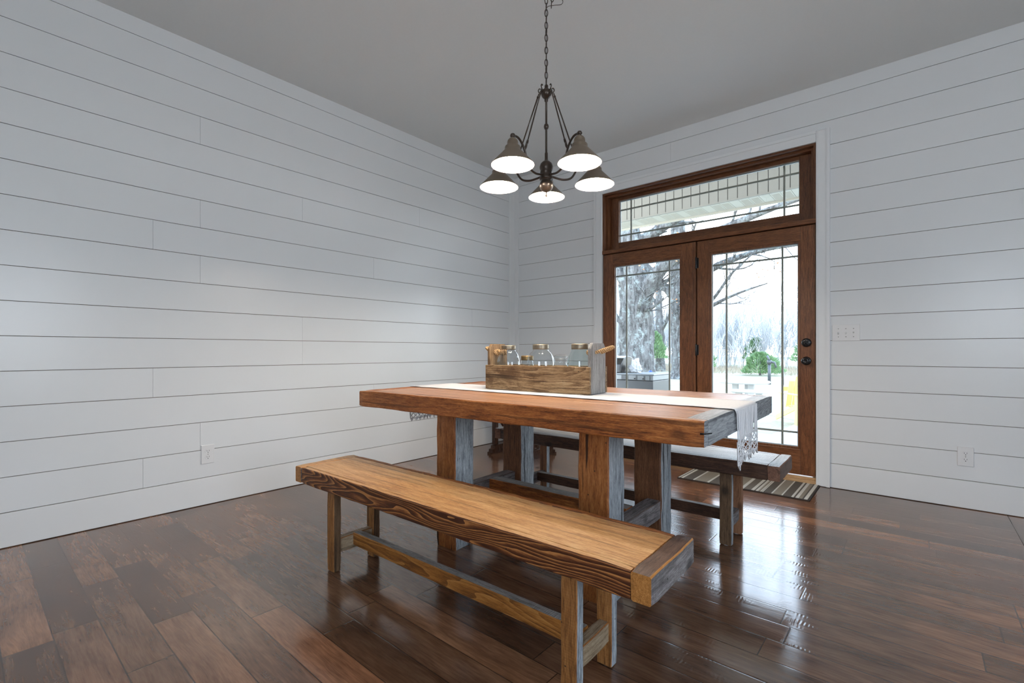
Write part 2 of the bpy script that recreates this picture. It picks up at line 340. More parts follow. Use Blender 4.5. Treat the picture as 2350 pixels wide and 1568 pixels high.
def floor_mat():
    t = NT('walnut_plank_floor')
    g = t.n('ShaderNodeTexCoord').outputs['Object']
    sp = t.n('ShaderNodeSeparateXYZ'); t.l(g, sp.inputs[0])
    W = 0.1273
    yy = t.math('DIVIDE', t.math('ADD', sp.outputs[1], 2.889+W*40), W)
    row = t.math('FLOOR', yy)
    wn1 = t.n('ShaderNodeTexWhiteNoise', noise_dimensions='1D'); t.l(row, wn1.inputs['W'])
    off = t.math('MULTIPLY', wn1.outputs['Value'], 1.7)
    wn1b = t.n('ShaderNodeTexWhiteNoise', noise_dimensions='1D'); t.l(t.math('ADD', row, 77.3), wn1b.inputs['W'])
    LEN = t.math('ADD', t.math('MULTIPLY', wn1b.outputs['Value'], 0.55), 0.62)
    xx = t.math('DIVIDE', t.math('ADD', sp.outputs[0], t.math('ADD', off, 20.0)), LEN)
    ix = t.math('FLOOR', xx)
    cb = t.n('ShaderNodeCombineXYZ'); t.l(row, cb.inputs[0]); t.l(ix, cb.inputs[1])
    wn2 = t.n('ShaderNodeTexWhiteNoise', noise_dimensions='3D'); t.l(cb.outputs[0], wn2.inputs['Vector'])
    pid = wn2.outputs['Value']
    # seams
    fy = t.math('FRACT', yy); fx = t.math('FRACT', xx)
    dy = t.math('MULTIPLY', t.math('MINIMUM', fy, t.math('SUBTRACT', 1.0, fy)), W)
    dx = t.math('MULTIPLY', t.math('MINIMUM', fx, t.math('SUBTRACT', 1.0, fx)), LEN)
    d = t.math('MINIMUM', dy, dx)
    seam = t.math('DIVIDE', d, 0.0028, clamp=True)      # 0 in the seam
    sbev = t.math('DIVIDE', d, 0.0045, clamp=True)
    # per-plank shifted coords
    of = t.n('ShaderNodeVectorMath', operation='MULTIPLY_ADD'); t.l(wn2.outputs['Color'], of.inputs[0]); of.inputs[1].default_value = (9, 9, 9); t.l(g, of.inputs[2])
    pv = of.outputs[0]
    warp = t.noise(t.mapping(pv, (0.5, 1, 1)), 5.0, 2, out=1)
    wa = t.n('ShaderNodeVectorMath', operation='MULTIPLY_ADD'); t.l(warp, wa.inputs[0]); wa.inputs[1].default_value = (0, 0.05, 0); t.l(pv, wa.inputs[2])
    grain = t.noise(t.mapping(wa.outputs[0], (0.10, 1, 1)), 110.0, 4, 0.6)
    broad = t.noise(t.mapping(wa.outputs[0], (0.25, 1, 1)), 14.0, 3, 0.6)
    line_ = t.noise(t.mapping(wa.outputs[0], (0.05, 1, 1)), 260.0, 3, 0.6)
    f = t.math('ADD', t.math('MULTIPLY', grain, 0.30), t.math('ADD', t.math('MULTIPLY', line_, 0.20), t.math('MULTIPLY', broad, 0.5)))
    c1 = t.ramp(f, [(0.33, (0.064, 0.031, 0.018)), (0.5, (0.160, 0.083, 0.048)), (0.68, (0.275, 0.155, 0.092))])
    tint = t.ramp(pid, [(0.0, (0.62, 0.58, 0.56)), (0.35, (0.85, 0.82, 0.80)), (0.75, (1.08, 1.0, 0.95)), (1.0, (1.40, 1.25, 1.12))])
    col = t.mix(1.0, c1, tint, 'MULTIPLY')
    col = t.mix(seam, (0.012, 0.006, 0.004), col)
    # hand-scraped waves along the plank and chatter marks across it, in patches
    wav = t.noise(t.mapping(pv, (0.10, 1, 1)), 28.0, 2, 0.5)
    ch = t.n('ShaderNodeTexWave', wave_type='BANDS', bands_direction='X'); ch.inputs['Scale'].default_value = 24.0; ch.inputs['Distortion'].default_value = 1.6
    t.l(pv, ch.inputs['Vector'])
    patch = t.ramp(t.noise(t.mapping(pv, (0.8, 2.6, 1)), 7.0, 2, 0.5), [(0.58, (0, 0, 0)), (0.68, (1, 1, 1))])
    h = t.math('ADD', t.math('MULTIPLY', wav, 1.5), t.math('MULTIPLY', t.math('MULTIPLY', ch.outputs[0], patch), 0.75))
    h = t.math('ADD', h, t.math('ADD', t.math('MULTIPLY', grain, 0.16), t.math('MULTIPLY', sbev, 0.8)))
    rg = t.math('ADD', t.math('MULTIPLY', grain, 0.08), 0.12)
    t.bsdf(col, rg, 0.75, bump=h, bstr=0.6, bdist=0.0004, coat=0.20, coat_r=0.10)
    return t.m
M['floor'] = floor_mat()

def glass_mat(name, tint=(0.97, 0.99, 0.99), ior=1.5, rough=0.0, fac=1.0, base=0.0):
    t = NT(name)
    tr = t.n('ShaderNodeBsdfTransparent'); tr.inputs[0].default_value = rgba(tint)
    gl = t.n('ShaderNodeBsdfGlossy'); gl.inputs['Roughness'].default_value = rough
    fr = t.n('ShaderNodeLayerWeight'); fr.inputs[0].default_value = 0.5
    f4 = t.math('POWER', fr.outputs['Facing'], 4.5)
    mx = t.n('ShaderNodeMixShader'); t.l(t.math('ADD', t.math('MULTIPLY', f4, 0.55*fac), 0.035*fac+base, clamp=True), mx.inputs[0]); t.l(tr.outputs[0], mx.inputs[1]); t.l(gl.outputs[0], mx.inputs[2])
    t.l(mx.outputs[0], t.out.inputs[0]); return t.m
M['pane'] = glass_mat('window_glass')
M['jar'] = glass_mat('clear_jar_glass', (0.93, 0.96, 0.97), fac=2.4, base=0.0, rough=0.03)
M['jar_aqua'] = glass_mat('aqua_jar_glass', (0.86, 0.94, 0.95), fac=2.4, base=0.0, rough=0.03)
M['zinc'] = plain('aged_zinc_lid', (0.30, 0.255, 0.19), rough=0.4, metal=0.7, nscale=60, namp=0.2)
M['brass'] = plain('aged_brass_lid', (0.30, 0.20, 0.09), rough=0.4, metal=0.7, nscale=60, namp=0.2)
M['steel'] = plain('steel_wire', (0.5, 0.5, 0.5), rough=0.25, metal=0.9)
M['muntin'] = plain('grey_tan_grille_bar', (0.24, 0.235, 0.20), rough=0.5)
M['spacer'] = plain('pale_glazing_spacer', (0.5, 0.56, 0.6), rough=0.4)

# ------------------------------------------------------------------ room shell
S = 0.184
H_C = 3.05
XR, YB = 6.5, -7.0
def boards(bm, plane, rows, gap=0.0036, depth=0.010):
    """rows: list of (z0, z1, [(a0,a1),...]) board faces at the wall plane, thin open joints between them"""
    for z0, z1, spans in rows:
        for a0, a1 in spans:
            g = gap/2
            if plane == 'l': box(bm, -depth, 0.0, a0, a1, z0+g, z1-g, 0)
            else: box(bm, a0, a1, 0.0, depth, z0+g, z1-g, 0)

# left wall
bm = bmesh.new()
def cuts(a0, a1, cs, g=0.0012):
    out = []; cs = sorted(c for c in cs if a0 < c < a1); p = a0
    for c in cs: out.append((p, c-g/2)); p = c+g/2
    out.append((p, a1)); return out
JL = {13: [-3.215], 10: [-3.215], 8: [-3.215], 9: [-3.47, -1.9], 6: [-2.53], 4: [-3.47], 2: [-3.215], 1: [-3.52, -0.9], 12: [-1.4], 3: [-1.9], 5: [-2.53], 11: [-2.53], 7: [-0.7]}
rows = []
for k in range(1, 17):
    z0, z1 = k*S, min((k+1)*S, H_C+0.002)
    rows.append((z0, z1, cuts(YB, -0.098, JL.get(k, []))))
boards(bm, 'l', rows)
box(bm, -0.16, -0.010, YB, 0.2, 0, H_C, 1)
link('wall_left', bm, [M['wall'], M['gap']], kind='structure')
link('baseboard_left', bbox(-0.010, 0.004, YB, -0.098, 0.004, S-0.002, 0.0015), M['trim'], kind='structure')
link('trim_1', bbox(-0.01, 0.006, -0.098, -0.002, 0.002, H_C, 0.002), M['trim'], kind='structure')
link('trim_2', bbox(0.0, 0.066, -0.006, 0.010, 0.002, H_C, 0.002), M['trim'], kind='structure')
# door wall
X0, X1, HD, HCAS = 1.174, 3.017, 2.616, 2.700
CL, CR = X0-0.09, X1+0.089
bm = bmesh.new(); rows = []
for k in range(1, 17):
    z0, z1 = k*S, min((k+1)*S, H_C+0.002)
    if z1 < HCAS: sp = [(0.066, CL+0.004)] + cuts(CR-0.004, XR, [5.2])
    elif z0 < HCAS:
        sp = [(0.066, CL+0.004), (CR-0.004, XR)]
        rows.append((HCAS-0.004, z1, [(CL+0.004, CR-0.004)]))
    else: sp = cuts(0.066, XR, {15: [1.88], 16: [4.6]}.get(k, []))
    rows.append((z0, z1, sp))
boards(bm, 'f', rows)
for a, b, z0, z1 in ((0, X0-0.001, 0, H_C), (X1+0.001, XR, 0, H_C), (X0-0.001, X1+0.001, HD+0.001, H_C)):
    box(bm, a, b, 0.010, 0.20, z0, z1, 1)
link('wall_front', bm, [M['wall'], M['gap']], kind='structure')
link('baseboard_front', bbox(CR, XR, -0.004, 0.010, 0.004, S-0.002, 0.0015), M['trim'], kind='structure')
link('baseboard_front', bbox(0.066, CL, -0.004, 0.010, 0.004, S-0.002, 0.0015), M['trim'], kind='structure')
def casing(x0, x1, z0, z1, vert, sgn):
    bm = bmesh.new(); box(bm, x0, x1, -0.018, 0.012, z0, z1); bevel_all(bm, 0.003)
    if vert:
        a = x1-0.022 if sgn > 0 else x0
        box(bm, a, a+0.022, -0.024, -0.017, z0, z1)
        b = x0+0.010 if sgn > 0 else x1-0.016
        box(bm, b, b+0.006, -0.021, -0.017, z0, z1)
    else:
        box(bm, x0, x1, -0.024, -0.017, z1-0.022, z1)
    return bm
link('trim_3', casing(X1, CR, 0.003, HCAS, True, 1), M['trim'], kind='structure')
link('trim_4', casing(CL, X0, 0.003, HCAS, True, -1), M['trim'], kind='structure')
link('trim_5', casing(X0, X1, HD, HCAS, False, 1), M['trim'], kind='structure')
# back wall with two windows, right wall with a wide window added for fill light, plainly boarded
def pierced(name, plane, at, th, a0, a1, holes):
    bm = bmesh.new()
    def bx(p, q, z0, z1):
        if q-p < 1e-4 or z1-z0 < 1e-4: return
        if plane == 'y': box(bm, p, q, at-th, at, z0, z1)
        else: box(bm, at, at+th, p, q, z0, z1)
    x = a0
    for h0, h1, z0, z1 in holes:
        bx(x, h0, 0, H_C); bx(h0, h1, 0, z0); bx(h0, h1, z1, H_C); x = h1
    bx(x, a1, 0, H_C)
    return link(name, bm, M['wall'], kind='structure')
BW = [(4.05, 5.45, 0.9, 2.4)]
pierced('wall_back', 'y', YB, 0.15, 0, XR, BW)
RW = [(-4.6, -3.2, 0.7, 2.3)]
pierced('wall_right', 'x', XR, 0.15, YB, 0, RW)
def back_window(name, plane, at, h):
    a0, a1, z0, z1 = h; w = 0.06
    bm = bmesh.new()
    def bx(p, q, r0, r1, t=0.05):
        if plane == 'y': box(bm, p, q, at-0.10, at-0.10+t, r0, r1)
        else: box(bm, at+0.05, at+0.05+t, p, q, r0, r1)
    bx(a0, a0+w, z0, z1); bx(a1-w, a1, z0, z1); bx(a0+w, a1-w, z0, z0+w); bx(a0+w, a1-w, z1-w, z1); bx((a0+a1)/2-0.03, (a0+a1)/2+0.03, z0+w, z1-w)
    return link(name, bm, M['trim'], kind='structure')
back_window('window_2', 'y', YB, BW[0]); back_window('window_3', 'x', XR, RW[0])
# floor and ceiling
bm = bmesh.new(); box(bm, -0.15, 4.028, YB-0.15, 0.19, -0.06, 0)
link('floor', bm, M['floor'], kind='structure')
bm = bmesh.new()
box(bm, YB-0.15, 0.19, -XR-0.15, -4.031, -0.06, 0)
fo = link('floor', bm, M['floor'], kind='structure'); fo.rotation_euler = (0, 0, R(90))
bm = bmesh.new(); box(bm, -0.16, XR+0.15, YB-0.15, 0.2, H_C, H_C+0.1); link('ceiling', bm, M['ceil'], kind='structure')

# ------------------------------------------------------------------ patio door set
def obj_box(name, m, parent, x0, x1, y0, y1, z0, z1, w=0.002, lab=None):
    o = link(name, bbox(x0, x1, y0, y1, z0, z1, w), m, parent)
    if lab: o['label'] = lab
    return o
# threshold (light oak step)
bm = bmesh.new(); box(bm, X0, X1, -0.012, 0.19, 0.001, 0.030); box(bm, X0, X1, 0.004, 0.19, 0.030, 0.052); bevel_all(bm, 0.002)
link('trim_6', bm, M['sill'], kind='structure')

def door(name, x0, x1, g0, g1, munx):
    d = thing(name, '', '', (0, 0, 0)); del d['label']; del d['category']; d['kind'] = 'structure'
    zb, zt = 0.062, 1.995; y0, y1 = 0.002, 0.047; gz0, gz1 = 0.276, 1.867
    obj_box('stile', M['door_z'], d, x0, g0-0.018, y0, y1, zb, zt); obj_box('stile', M['door_z'], d, g1+0.018, x1, y0, y1, zb, zt)
    obj_box('rail', M['door_x'], d, g0-0.0175, g1+0.0175, y0, y1, gz1+0.018, zt); obj_box('rail', M['door_x'], d, g0-0.0175, g1+0.0175, y0, y1, zb, gz0-0.018)
    bm = bmesh.new()
    for a, b, c, e in ((g0-0.018, g0, gz0-0.018, gz1+0.018), (g1, g1+0.018, gz0-0.018, gz1+0.018), (g0, g1, gz1, gz1+0.018), (g0, g1, gz0-0.018, gz0)):
        box(bm, a, b, y0+0.006, y1-0.004, c, e)
    link('glazing_bead', bm, M['door_z'], d)
    bm = bmesh.new(); box(bm, g0-0.004, g1+0.004, 0.020, 0.024, gz0-0.004, gz1+0.004); gp = link('glass_pane', bm, M['pane'], d)
    bm = bmesh.new(); w = 0.0075
    for x in munx: box(bm, x-w, x+w, 0.028, 0.034, gz0, gz1)
    for z in (1.771, 0.386): box(bm, g0, g1, 0.0275, 0.0345, z-w, z+w)
    link('grille', bm, M['muntin'], d)
    bm = bmesh.new(); w = 0.007
    for a, b, c, e in ((g0, g0+w, gz0, gz1), (g1-w, g1, gz0, gz1), (g0+w, g1-w, gz1-w, gz1), (g0+w, g1-w, gz0, gz0+w)): box(bm, a, b, 0.026, 0.036, c, e)
    link('spacer', bm, M['spacer'], d)
    return d
d1 = door('door_1', X0+0.006, 2.083, 1.307, 1.962, (1.426, 1.858))
d2 = door('door_2', 2.120, X1-0.006, 2.241, 2.895, (2.360, 2.783))
# astragal between the two leaves
obj_box('trim_7', M['door_z'], None, 2.086, 2.109, -0.003, 0.05, 0.055, 1.995)['kind'] = 'structure'
bm = bmesh.new(); box(bm, 2.078, 2.126, 0.050, 0.062, 0.055, 2.003); box(bm, X0, X1, 0.050, 0.075, 1.965, 2.004); box(bm, X0, X0+0.03, 0.050, 0.075, 0.055, 1.965); box(bm, X1-0.03, X1, 0.050, 0.075, 0.055, 1.965)
link('trim_8', bm, M['jamb_z'], kind='structure')  # backing strip and stops added to block light through the leaf gaps
for zc in (1.805, 1.035, 0.265):
    bm = bmesh.new(); lathe(bm, [(0.0, -0.056), (0.006, -0.053), (0.0078, -0.045), (0.0078, 0.045), (0.006, 0.053), (0.0, 0.056)], (2.1145, -0.007, zc), 12)
    box(bm, 2.1145, 2.134, -0.002, 0.003, zc-0.045, zc+0.045)
    link('hinge', bm, M['black'], d2)
# knob and deadbolt
bm = bmesh.new(); kx, kz = 2.953, 0.949
lathe(bm, [(0.0, 0.004), (0.033, 0.004), (0.033, -0.004), (0.026, -0.010), (0.013, -0.012), (0.012, -0.030), (0.024, -0.038), (0.0285, -0.048), (0.027, -0.058), (0.020, -0.064), (0.012, -0.062), (0.0, -0.061)], (kx, 0, kz), 32, axis='y')
bmesh.ops.recalc_face_normals(bm, faces=bm.faces); link('door_knob', bm, M['black'], d2)
bm = bmesh.new(); kz2 = 1.090
lathe(bm, [(0.0, 0.004), (0.034, 0.004), (0.034, -0.006), (0.028, -0.014), (0.020, -0.016), (0.0, -0.016)], (kx, 0, kz2), 32, axis='y')
bmesh.ops.recalc_face_normals(bm, faces=bm.faces); db = link('deadbolt', bm, M['black'], d2)
bm = bmesh.new(); box(bm, -0.005, 0.005, -0.030, -0.014, -0.018, 0.018); bevel_all(bm, 0.003)
bmesh.ops.rotate(bm, verts=bm.verts, cent=(0, 0, 0), matrix=Matrix.Rotation(R(-30), 3, 'Y')); bmesh.ops.translate(bm, verts=bm.verts, vec=(kx, 0, kz2))
link('thumb_turn', bm, M['black'], db)
# frame: jambs beside the leaves, bar above them, recessed transom
w1 = thing('window_1', '', ''); del w1['label']; del w1['category']; w1['kind'] = 'structure'
obj_box('transom_bar', M['door_x'], w1, X0, X1, -0.010, 0.16, 2.003, 2.040, 0.003)
bm = bmesh.new()
TX0, TX1, TZ0, TZ1 = 1.302, 2.888, 2.125, 2.548
for a, b, y0, y1 in ((X0, X0+0.018, 0.0, 0.16), (X1-0.018, X1, 0.0, 0.16)): box(bm, a, b, y0, y1, 2.040, HD)
box(bm, X0+0.018, X0+0.040, 0.045, 0.16, 2.040, HD); box(bm, X1-0.040, X1-0.018, 0.045, 0.16, 2.040, HD)
link('side_jamb', bm, M['jamb_z'], w1)
bm = bmesh.new(); box(bm, X0+0.018, X1-0.018, 0.0, 0.16, HD-0.016, HD); box(bm, X0+0.040, X1-0.040, 0.045, 0.16, HD-0.034, HD-0.016)
link('head_jamb', bm, M['jamb_x'], w1)
bm = bmesh.new(); box(bm, X0+0.040, TX0, 0.10, 0.155, 2.040, HD-0.034); box(bm, TX1, X1-0.040, 0.10, 0.155, 2.040, HD-0.034); bevel_all(bm, 0.004)
link('transom_stile', bm, M['jamb_z'], w1)
bm = bmesh.new(); box(bm, TX0, TX1, 0.101, 0.155, 2.040, TZ0); box(bm, TX0, TX1, 0.101, 0.155, TZ1, HD-0.034); bevel_all(bm, 0.004)
link('transom_rail', bm, M['jamb_x'], w1)
bm = bmesh.new(); box(bm, TX0-0.003, TX1+0.003, 0.125, 0.129, TZ0-0.003, TZ1+0.003); link('glass_pane', bm, M['pane'], w1)
bm = bmesh.new()
for x in (1.422, 2.777): box(bm, x-0.0075, x+0.0075, 0.132, 0.138, TZ0, TZ1)
for z in (2.457, 2.200): box(bm, TX0, TX1, 0.1315, 0.1385, z-0.0075, z+0.0075)
link('grille', bm, M['muntin'], w1)
bm = bmesh.new(); w = 0.007
for a, b, c, e in ((TX0, TX0+w, TZ0, TZ1), (TX1-w, TX1, TZ0, TZ1), (TX0+w, TX1-w, TZ1-w, TZ1), (TX0+w, TX1-w, TZ0, TZ0+w)): box(bm, a, b, 0.130, 0.140, c, e)
link('spacer', bm, M['spacer'], w1)

# ------------------------------------------------------------------ wall plates
def outlet(name, loc, rz, label):
    t = thing(name, label, 'outlet', loc, rz, 'wall outlets')
    bm = bmesh.new(); box(bm, -0.039, 0.039, -0.006, 0.0, -0.062, 0.062); bevel_all(bm, 0.0025)
    link('face_plate', bm, M['plate'], t)
    for zc in (0.020, -0.020):
        bm = bmesh.new()
        ring = []
        for k in range(28):
            a = 2*PI*k/28; ring.append((0.0172*math.cos(a), max(-0.0135, min(0.0135, 0.0172*math.sin(a)))))
        v0 = [bm.verts.new((x, -0.0078, z+zc)) for x, z in ring]; v1 = [bm.verts.new((x, -0.005, z+zc)) for x, z in ring]
        bm.faces.new(v0); 
        for k in range(28): bm.faces.new((v0[k], v0[(k+1) % 28], v1[(k+1) % 28], v1[k]))
        bmesh.ops.recalc_face_normals(bm, faces=bm.faces)
        s = link('socket', bm, M['plate'], t)
        bm = bmesh.new()
        box(bm, -0.0075, -0.0055, -0.0083, -0.0070, zc-0.001, zc+0.008); box(bm, 0.0055, 0.0075, -0.0083, -0.0070, zc, zc+0.008)
        lathe(bm, [(0.0, -0.0083), (0.0026, -0.0083), (0.0026, -0.007)], (0, 0, zc-0.0075), 10, axis='y')
        link('slots', bm, M['slot'], s)
    bm = bmesh.new(); lathe(bm, [(0.0, -0.0072), (0.0025, -0.0070), (0.0028, -0.0055)], (0, 0, 0), 10, axis='y'); link('screw', bm, M['steel'], t)
    return t
outlet('wall_outlet', (0.0005, -3.172, 0.337), R(90), 'white duplex outlet on the left boarded wall')
outlet('wall_outlet', (3.841, -0.0005, 0.338), 0, 'white duplex outlet low on the wall right of the glass door')
t = thing('light_switch', 'white triple toggle switch plate beside the door casing', 'light switch', (3.203, -0.0005, 1.160))
bm = bmesh.new(); box(bm, -0.084, 0.084, -0.006, 0.0, -0.060, 0.060); bevel_all(bm, 0.0025); link('face_plate', bm, M['plate'], t)
for i, x in enumerate((-0.046, 0.0, 0.046)):
    bm = bmesh.new(); box(bm, x-0.0055, x+0.0055, -0.0064, -0.0055, -0.0125, 0.0125); link('slot', bm, M['plate'], t)
    bm = bmesh.new(); box(bm, -0.0042, 0.0042, -0.020, -0.004, -0.0045, 0.0045); bevel_all(bm, 0.0012)
    bmesh.ops.rotate(bm, verts=bm.verts, cent=(0, 0, 0), matrix=Matrix.Rotation(R(28 if i < 2 else -28), 3, 'X')); bmesh.ops.translate(bm, verts=bm.verts, vec=(x, 0, 0.003 if i < 2 else -0.003))
    link('toggle', bm, M['plate'], t)
    for zz in (0.030, -0.030):
        bm = bmesh.new(); lathe(bm, [(0.0, -0.0072), (0.0028, -0.0070), (0.003, -0.0055)], (x, 0, zz), 10, axis='y'); link('screw', bm, M['steel'], t)

# ------------------------------------------------------------------ dining table
TROT = R(1.9)
TB = thing('dining_table', 'thick reclaimed barnwood dining table with post legs under a white runner', 'table', (2.155, -2.237, 0), TROT)
HT, TT = 0.806, 0.085
LX, LY = 0.925, 0.542
bm = bmesh.new()
ys = [-LY+0.045+i*(2*LY-0.09)/5 for i in range(6)]
for i in range(5):
    b = beam(-LX+0.07, LX-0.07, ys[i]+0.0008, ys[i+1]-0.0008, HT-0.045, HT, 'x', 0.0008, 0.0018, seed=i)
    me = bpy.data.meshes.new('t'); b.to_mesh(me); b.free(); bm.from_mesh(me); bpy.data.meshes.remove(me)
link('tabletop', bm, M['top_x'], TB)
link('edge_board', beam(-LX, LX, -LY, -LY+0.044, HT-TT, HT, 'x', 0.0016, 0.004, seed=7, mi=(0, 1, 2, 0)), [M['orange_x'], M['grey_y'], M['top_x']], TB)['label'] = 'orange brown front edge board'
link('edge_board', beam(-LX, LX, LY-0.044, LY, HT-TT, HT, 'x', 0.0016, 0.004, seed=8, mi=(0, 1, 2, 0)), [M['dark_x'], M['grey_y'], M['top_x']], TB)
link('end_board', beam(LX-0.069, LX+0.0003, -LY+0.0442, LY-0.0442, HT-TT, HT, 'y', 0.0012, 0.001, seed=9, mi=(0, 0, 1, 0)), [M['grey_y'], M['pale_y']], TB)['label'] = 'grey weathered end board'
link('end_board', beam(-LX-0.002, -LX+0.069, -LY+0.0445, LY-0.0445, HT-TT, HT, 'y', 0.0016, 0.003, seed=10), M['orange_x'], TB)
# hand-forged nail at the near right corner
bm = bmesh.new(); tube(bm, [(LX-0.010, -LY-0.004, HT-0.040), (LX+0.004, -LY-0.003, HT-0.039), (LX+0.020, -LY+0.012, HT-0.037)], [0.0035, 0.0025, 0.002], 6); link('nail', bm, M['black'], TB)
LG = 0.141
def tleg(x, y, mats, seed):
    o = link('leg', beam(x, x+LG, y, y+LG, 0.0, HT-TT-0.0005, 'z', 0.0034, 0.006, seed=seed, mi=(0, 1, 0, 0)), mats, TB); return o
AX0, AX1 = -0.503, 0.503-LG
AY0, AY1 = -0.355, 0.335-LG
tleg(AX0, AY0, [M['orange_z'], M['grey_z']], 1); tleg(AX1, AY0, [M['orange_z'], M['grey_z']], 2)
tleg(AX0, AY1, [M['brown_z'], M['grey_z']], 3); tleg(AX1, AY1, [M['brown_z'], M['grey_z']], 4)
for x0, x1 in ((AX0+0.03, AX0+0.10), (AX1+LG-0.072, AX1+LG-0.002)):
    link('cross_stretcher', beam(x0, x1, AY0+LG, AY1, 0.205, 0.295, 'y', 0.0015, 0.003, seed=11+x0, mi=(0, 1, 1, 0)), [M['dark_y'], M['grey_ysaw']], TB)
link('long_stretcher', beam(AX0+0.10, AX1+LG-0.072, -0.045, 0.030, 0.212, 0.300, 'x', 0.0015, 0.003, seed=15, mi=(0, 0, 1, 0)), [M['orange_x'], M['grey_x']], TB)

# ------------------------------------------------------------------ benches
def bench(name, label, loc, rot, L, W, H, T, m, lx, lx_w, ly0, ly1, ly_w, sz, group=None):
    t = thing(name, label, 'bench', loc, rot, group)
    e = 0.058
    # seat plank, side boards, end boards
    link('seat_plank', beam(-L/2+e, L/2-e, -W/2+0.028, W/2-0.028, H-0.04, H, 'x', 0.0010, 0.002, seed=loc[0]+1), m['seat'], t)
    link('side_board', beam(-L/2+e, L/2-e, -W/2, -W/2+0.0275, H-T, H-0.0005, 'x', 0.0022, 0.004, seed=loc[0]+2, mi=(0, 0, 1, 0)), [m['front'], m['rim']], t)
    link('side_board', beam(-L/2+e, L/2-e, W/2-0.0275, W/2, H-T, H-0.0005, 'x', 0.0022, 0.004, seed=loc[0]+3, mi=(0, 0, 1, 0)), [m['front'], m['back_rim']], t)
    link('end_board', beam(L/2-e+0.0005, L/2, -W/2, W/2, H-T, H, 'y', 0.0020, 0.004, seed=loc[0]+4, mi=(0, 1, 2, 0)), [m['block'], m['endface'], m['endtop']], t)
    link('end_board', beam(-L/2, -L/2+e-0.0005, -W/2, W/2, H-T, H, 'y', 0.0020, 0.004, seed=loc[0]+5, mi=(0, 1, 2, 0)), [m['block'], m['endface'], m['seat']], t)
    for i, (x, y) in enumerate(((-lx, ly0), (lx-lx_w, ly0), (-lx, ly1-ly_w), (lx-lx_w, ly1-ly_w))):
        l = link('leg', beam(x, x+lx_w, y, y+ly_w, 0.004, H-T-0.0005, 'z', 0.0016, 0.003, seed=i+loc[0], mi=(0, 1, 0, 0)), m['legs'][i], t)
        bm = bmesh.new(); lathe(bm, [(0.0, 0.0), (0.013, 0.0), (0.013, 0.0045), (0.0, 0.0045)], (x+lx_w/2, y+ly_w/2, 0), 14); link('felt_pad', bm, M['plate'], l)
    for s in (-1, 1):
        xa = s*(lx-lx_w/2)
        link('cross_stretcher', beam(xa-0.019, xa+0.019, ly0+ly_w, ly1-ly_w, sz-0.014, sz+0.053, 'y', 0.0012, 0.003, seed=s+loc[0], mi=(0, 1, 1, 0)), m['cross'], t)
    yc = (ly0+ly1)/2
    link('long_stretcher', beam(-(lx-lx_w/2)+0.0195, (lx-lx_w/2)-0.0195, yc-0.020, yc+0.020, sz, sz+0.062, 'x', 0.0012, 0.003, seed=loc[1], mi=(0, 0, 1, 0)), m['rail'], t)
    return t
fb = dict(seat=M['gold_x'], front=M['zebra_x'], rim=M['gold_x'], back_rim=M['orange_x'], block=M['gold_y'], endface=M['grey_ysaw'], endtop=M['dark_y'],
          legs=[[M['amber_z'], M['walnutleg']], [M['amber_z'], M['grey_z']], [M['amber_z'], M['walnutleg']], [M['amber_z'], M['grey_z']]],
          cross=[M['amber_y'], M['tan_y']], rail=[M['amber_x'], M['grey_x']])
bench('wooden_bench', 'golden topped reclaimed wood bench in front of the table, nearest the camera', (2.180, -2.992, 0), R(1.35), 1.829, 0.320, 0.460, 0.078,
      fb, 0.677, 0.056, -0.127, 0.124, 0.038, 0.097)
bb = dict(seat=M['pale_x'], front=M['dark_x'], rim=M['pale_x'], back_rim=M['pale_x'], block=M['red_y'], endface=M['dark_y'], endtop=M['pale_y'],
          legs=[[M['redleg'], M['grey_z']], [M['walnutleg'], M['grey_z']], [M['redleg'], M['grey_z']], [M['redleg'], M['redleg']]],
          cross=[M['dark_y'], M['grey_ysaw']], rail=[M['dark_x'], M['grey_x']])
bench('wooden_bench', 'dark sided bench with glare-paled weathered top between the table and the glass door', (2.172, -1.517, 0), R(1.25), 1.845, 0.335, 0.463, 0.076,
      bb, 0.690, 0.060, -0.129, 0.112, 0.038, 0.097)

# ------------------------------------------------------------------ table runner
def cloth_mat():
    t = NT('white_cotton'); g = t.n('ShaderNodeTexCoord').outputs['Object']
    f = t.noise(t.mapping(g, (0.4, 1, 1)), 260, 3)
    b = t.bsdf(t.mix(f, (0.62, 0.62, 0.64), (0.82, 0.82, 0.83)), 0.85, 0.1, bump=f, bstr=0.4, bdist=0.001)
    return t.m
M['cloth'] = cloth_mat()
RN = thing('table_runner', 'white lace-ended cotton runner lying along the dining table', 'table runner', (2.155, -2.237, HT), TROT)
RW2 = 0.172; rc = -0.010
bm = bmesh.new()
path = [(-LX-0.0068, -0.012), (-LX-0.0055, -0.006), (-LX-0.001, 0.0018), (-LX+0.01, 0.0032)] + [(-LX+0.01+i*(2*LX-0.02)/40, 0.0032+0.0006*math.sin(i*1.9)) for i in range(1, 40)] + [(LX-0.01, 0.0032), (LX+0.001, 0.0018), (LX+0.0055, -0.006), (LX+0.0068, -0.012)]
prev = None
for x, z in path:
    ring = [bm.verts.new((x, rc - RW2 + 2*RW2*j/12 + 0.002*math.sin(x*9), z)) for j in range(13)]
    if prev:
        for j in range(12): bm.faces.new((prev[j], ring[j], ring[j+1], prev[j+1])).smooth = True
    prev = ring
ob = link('cloth_body', bm, M['cloth'], RN); md = ob.modifiers.new('th', 'SOLIDIFY'); md.thickness = 0.0012; md.offset = 1
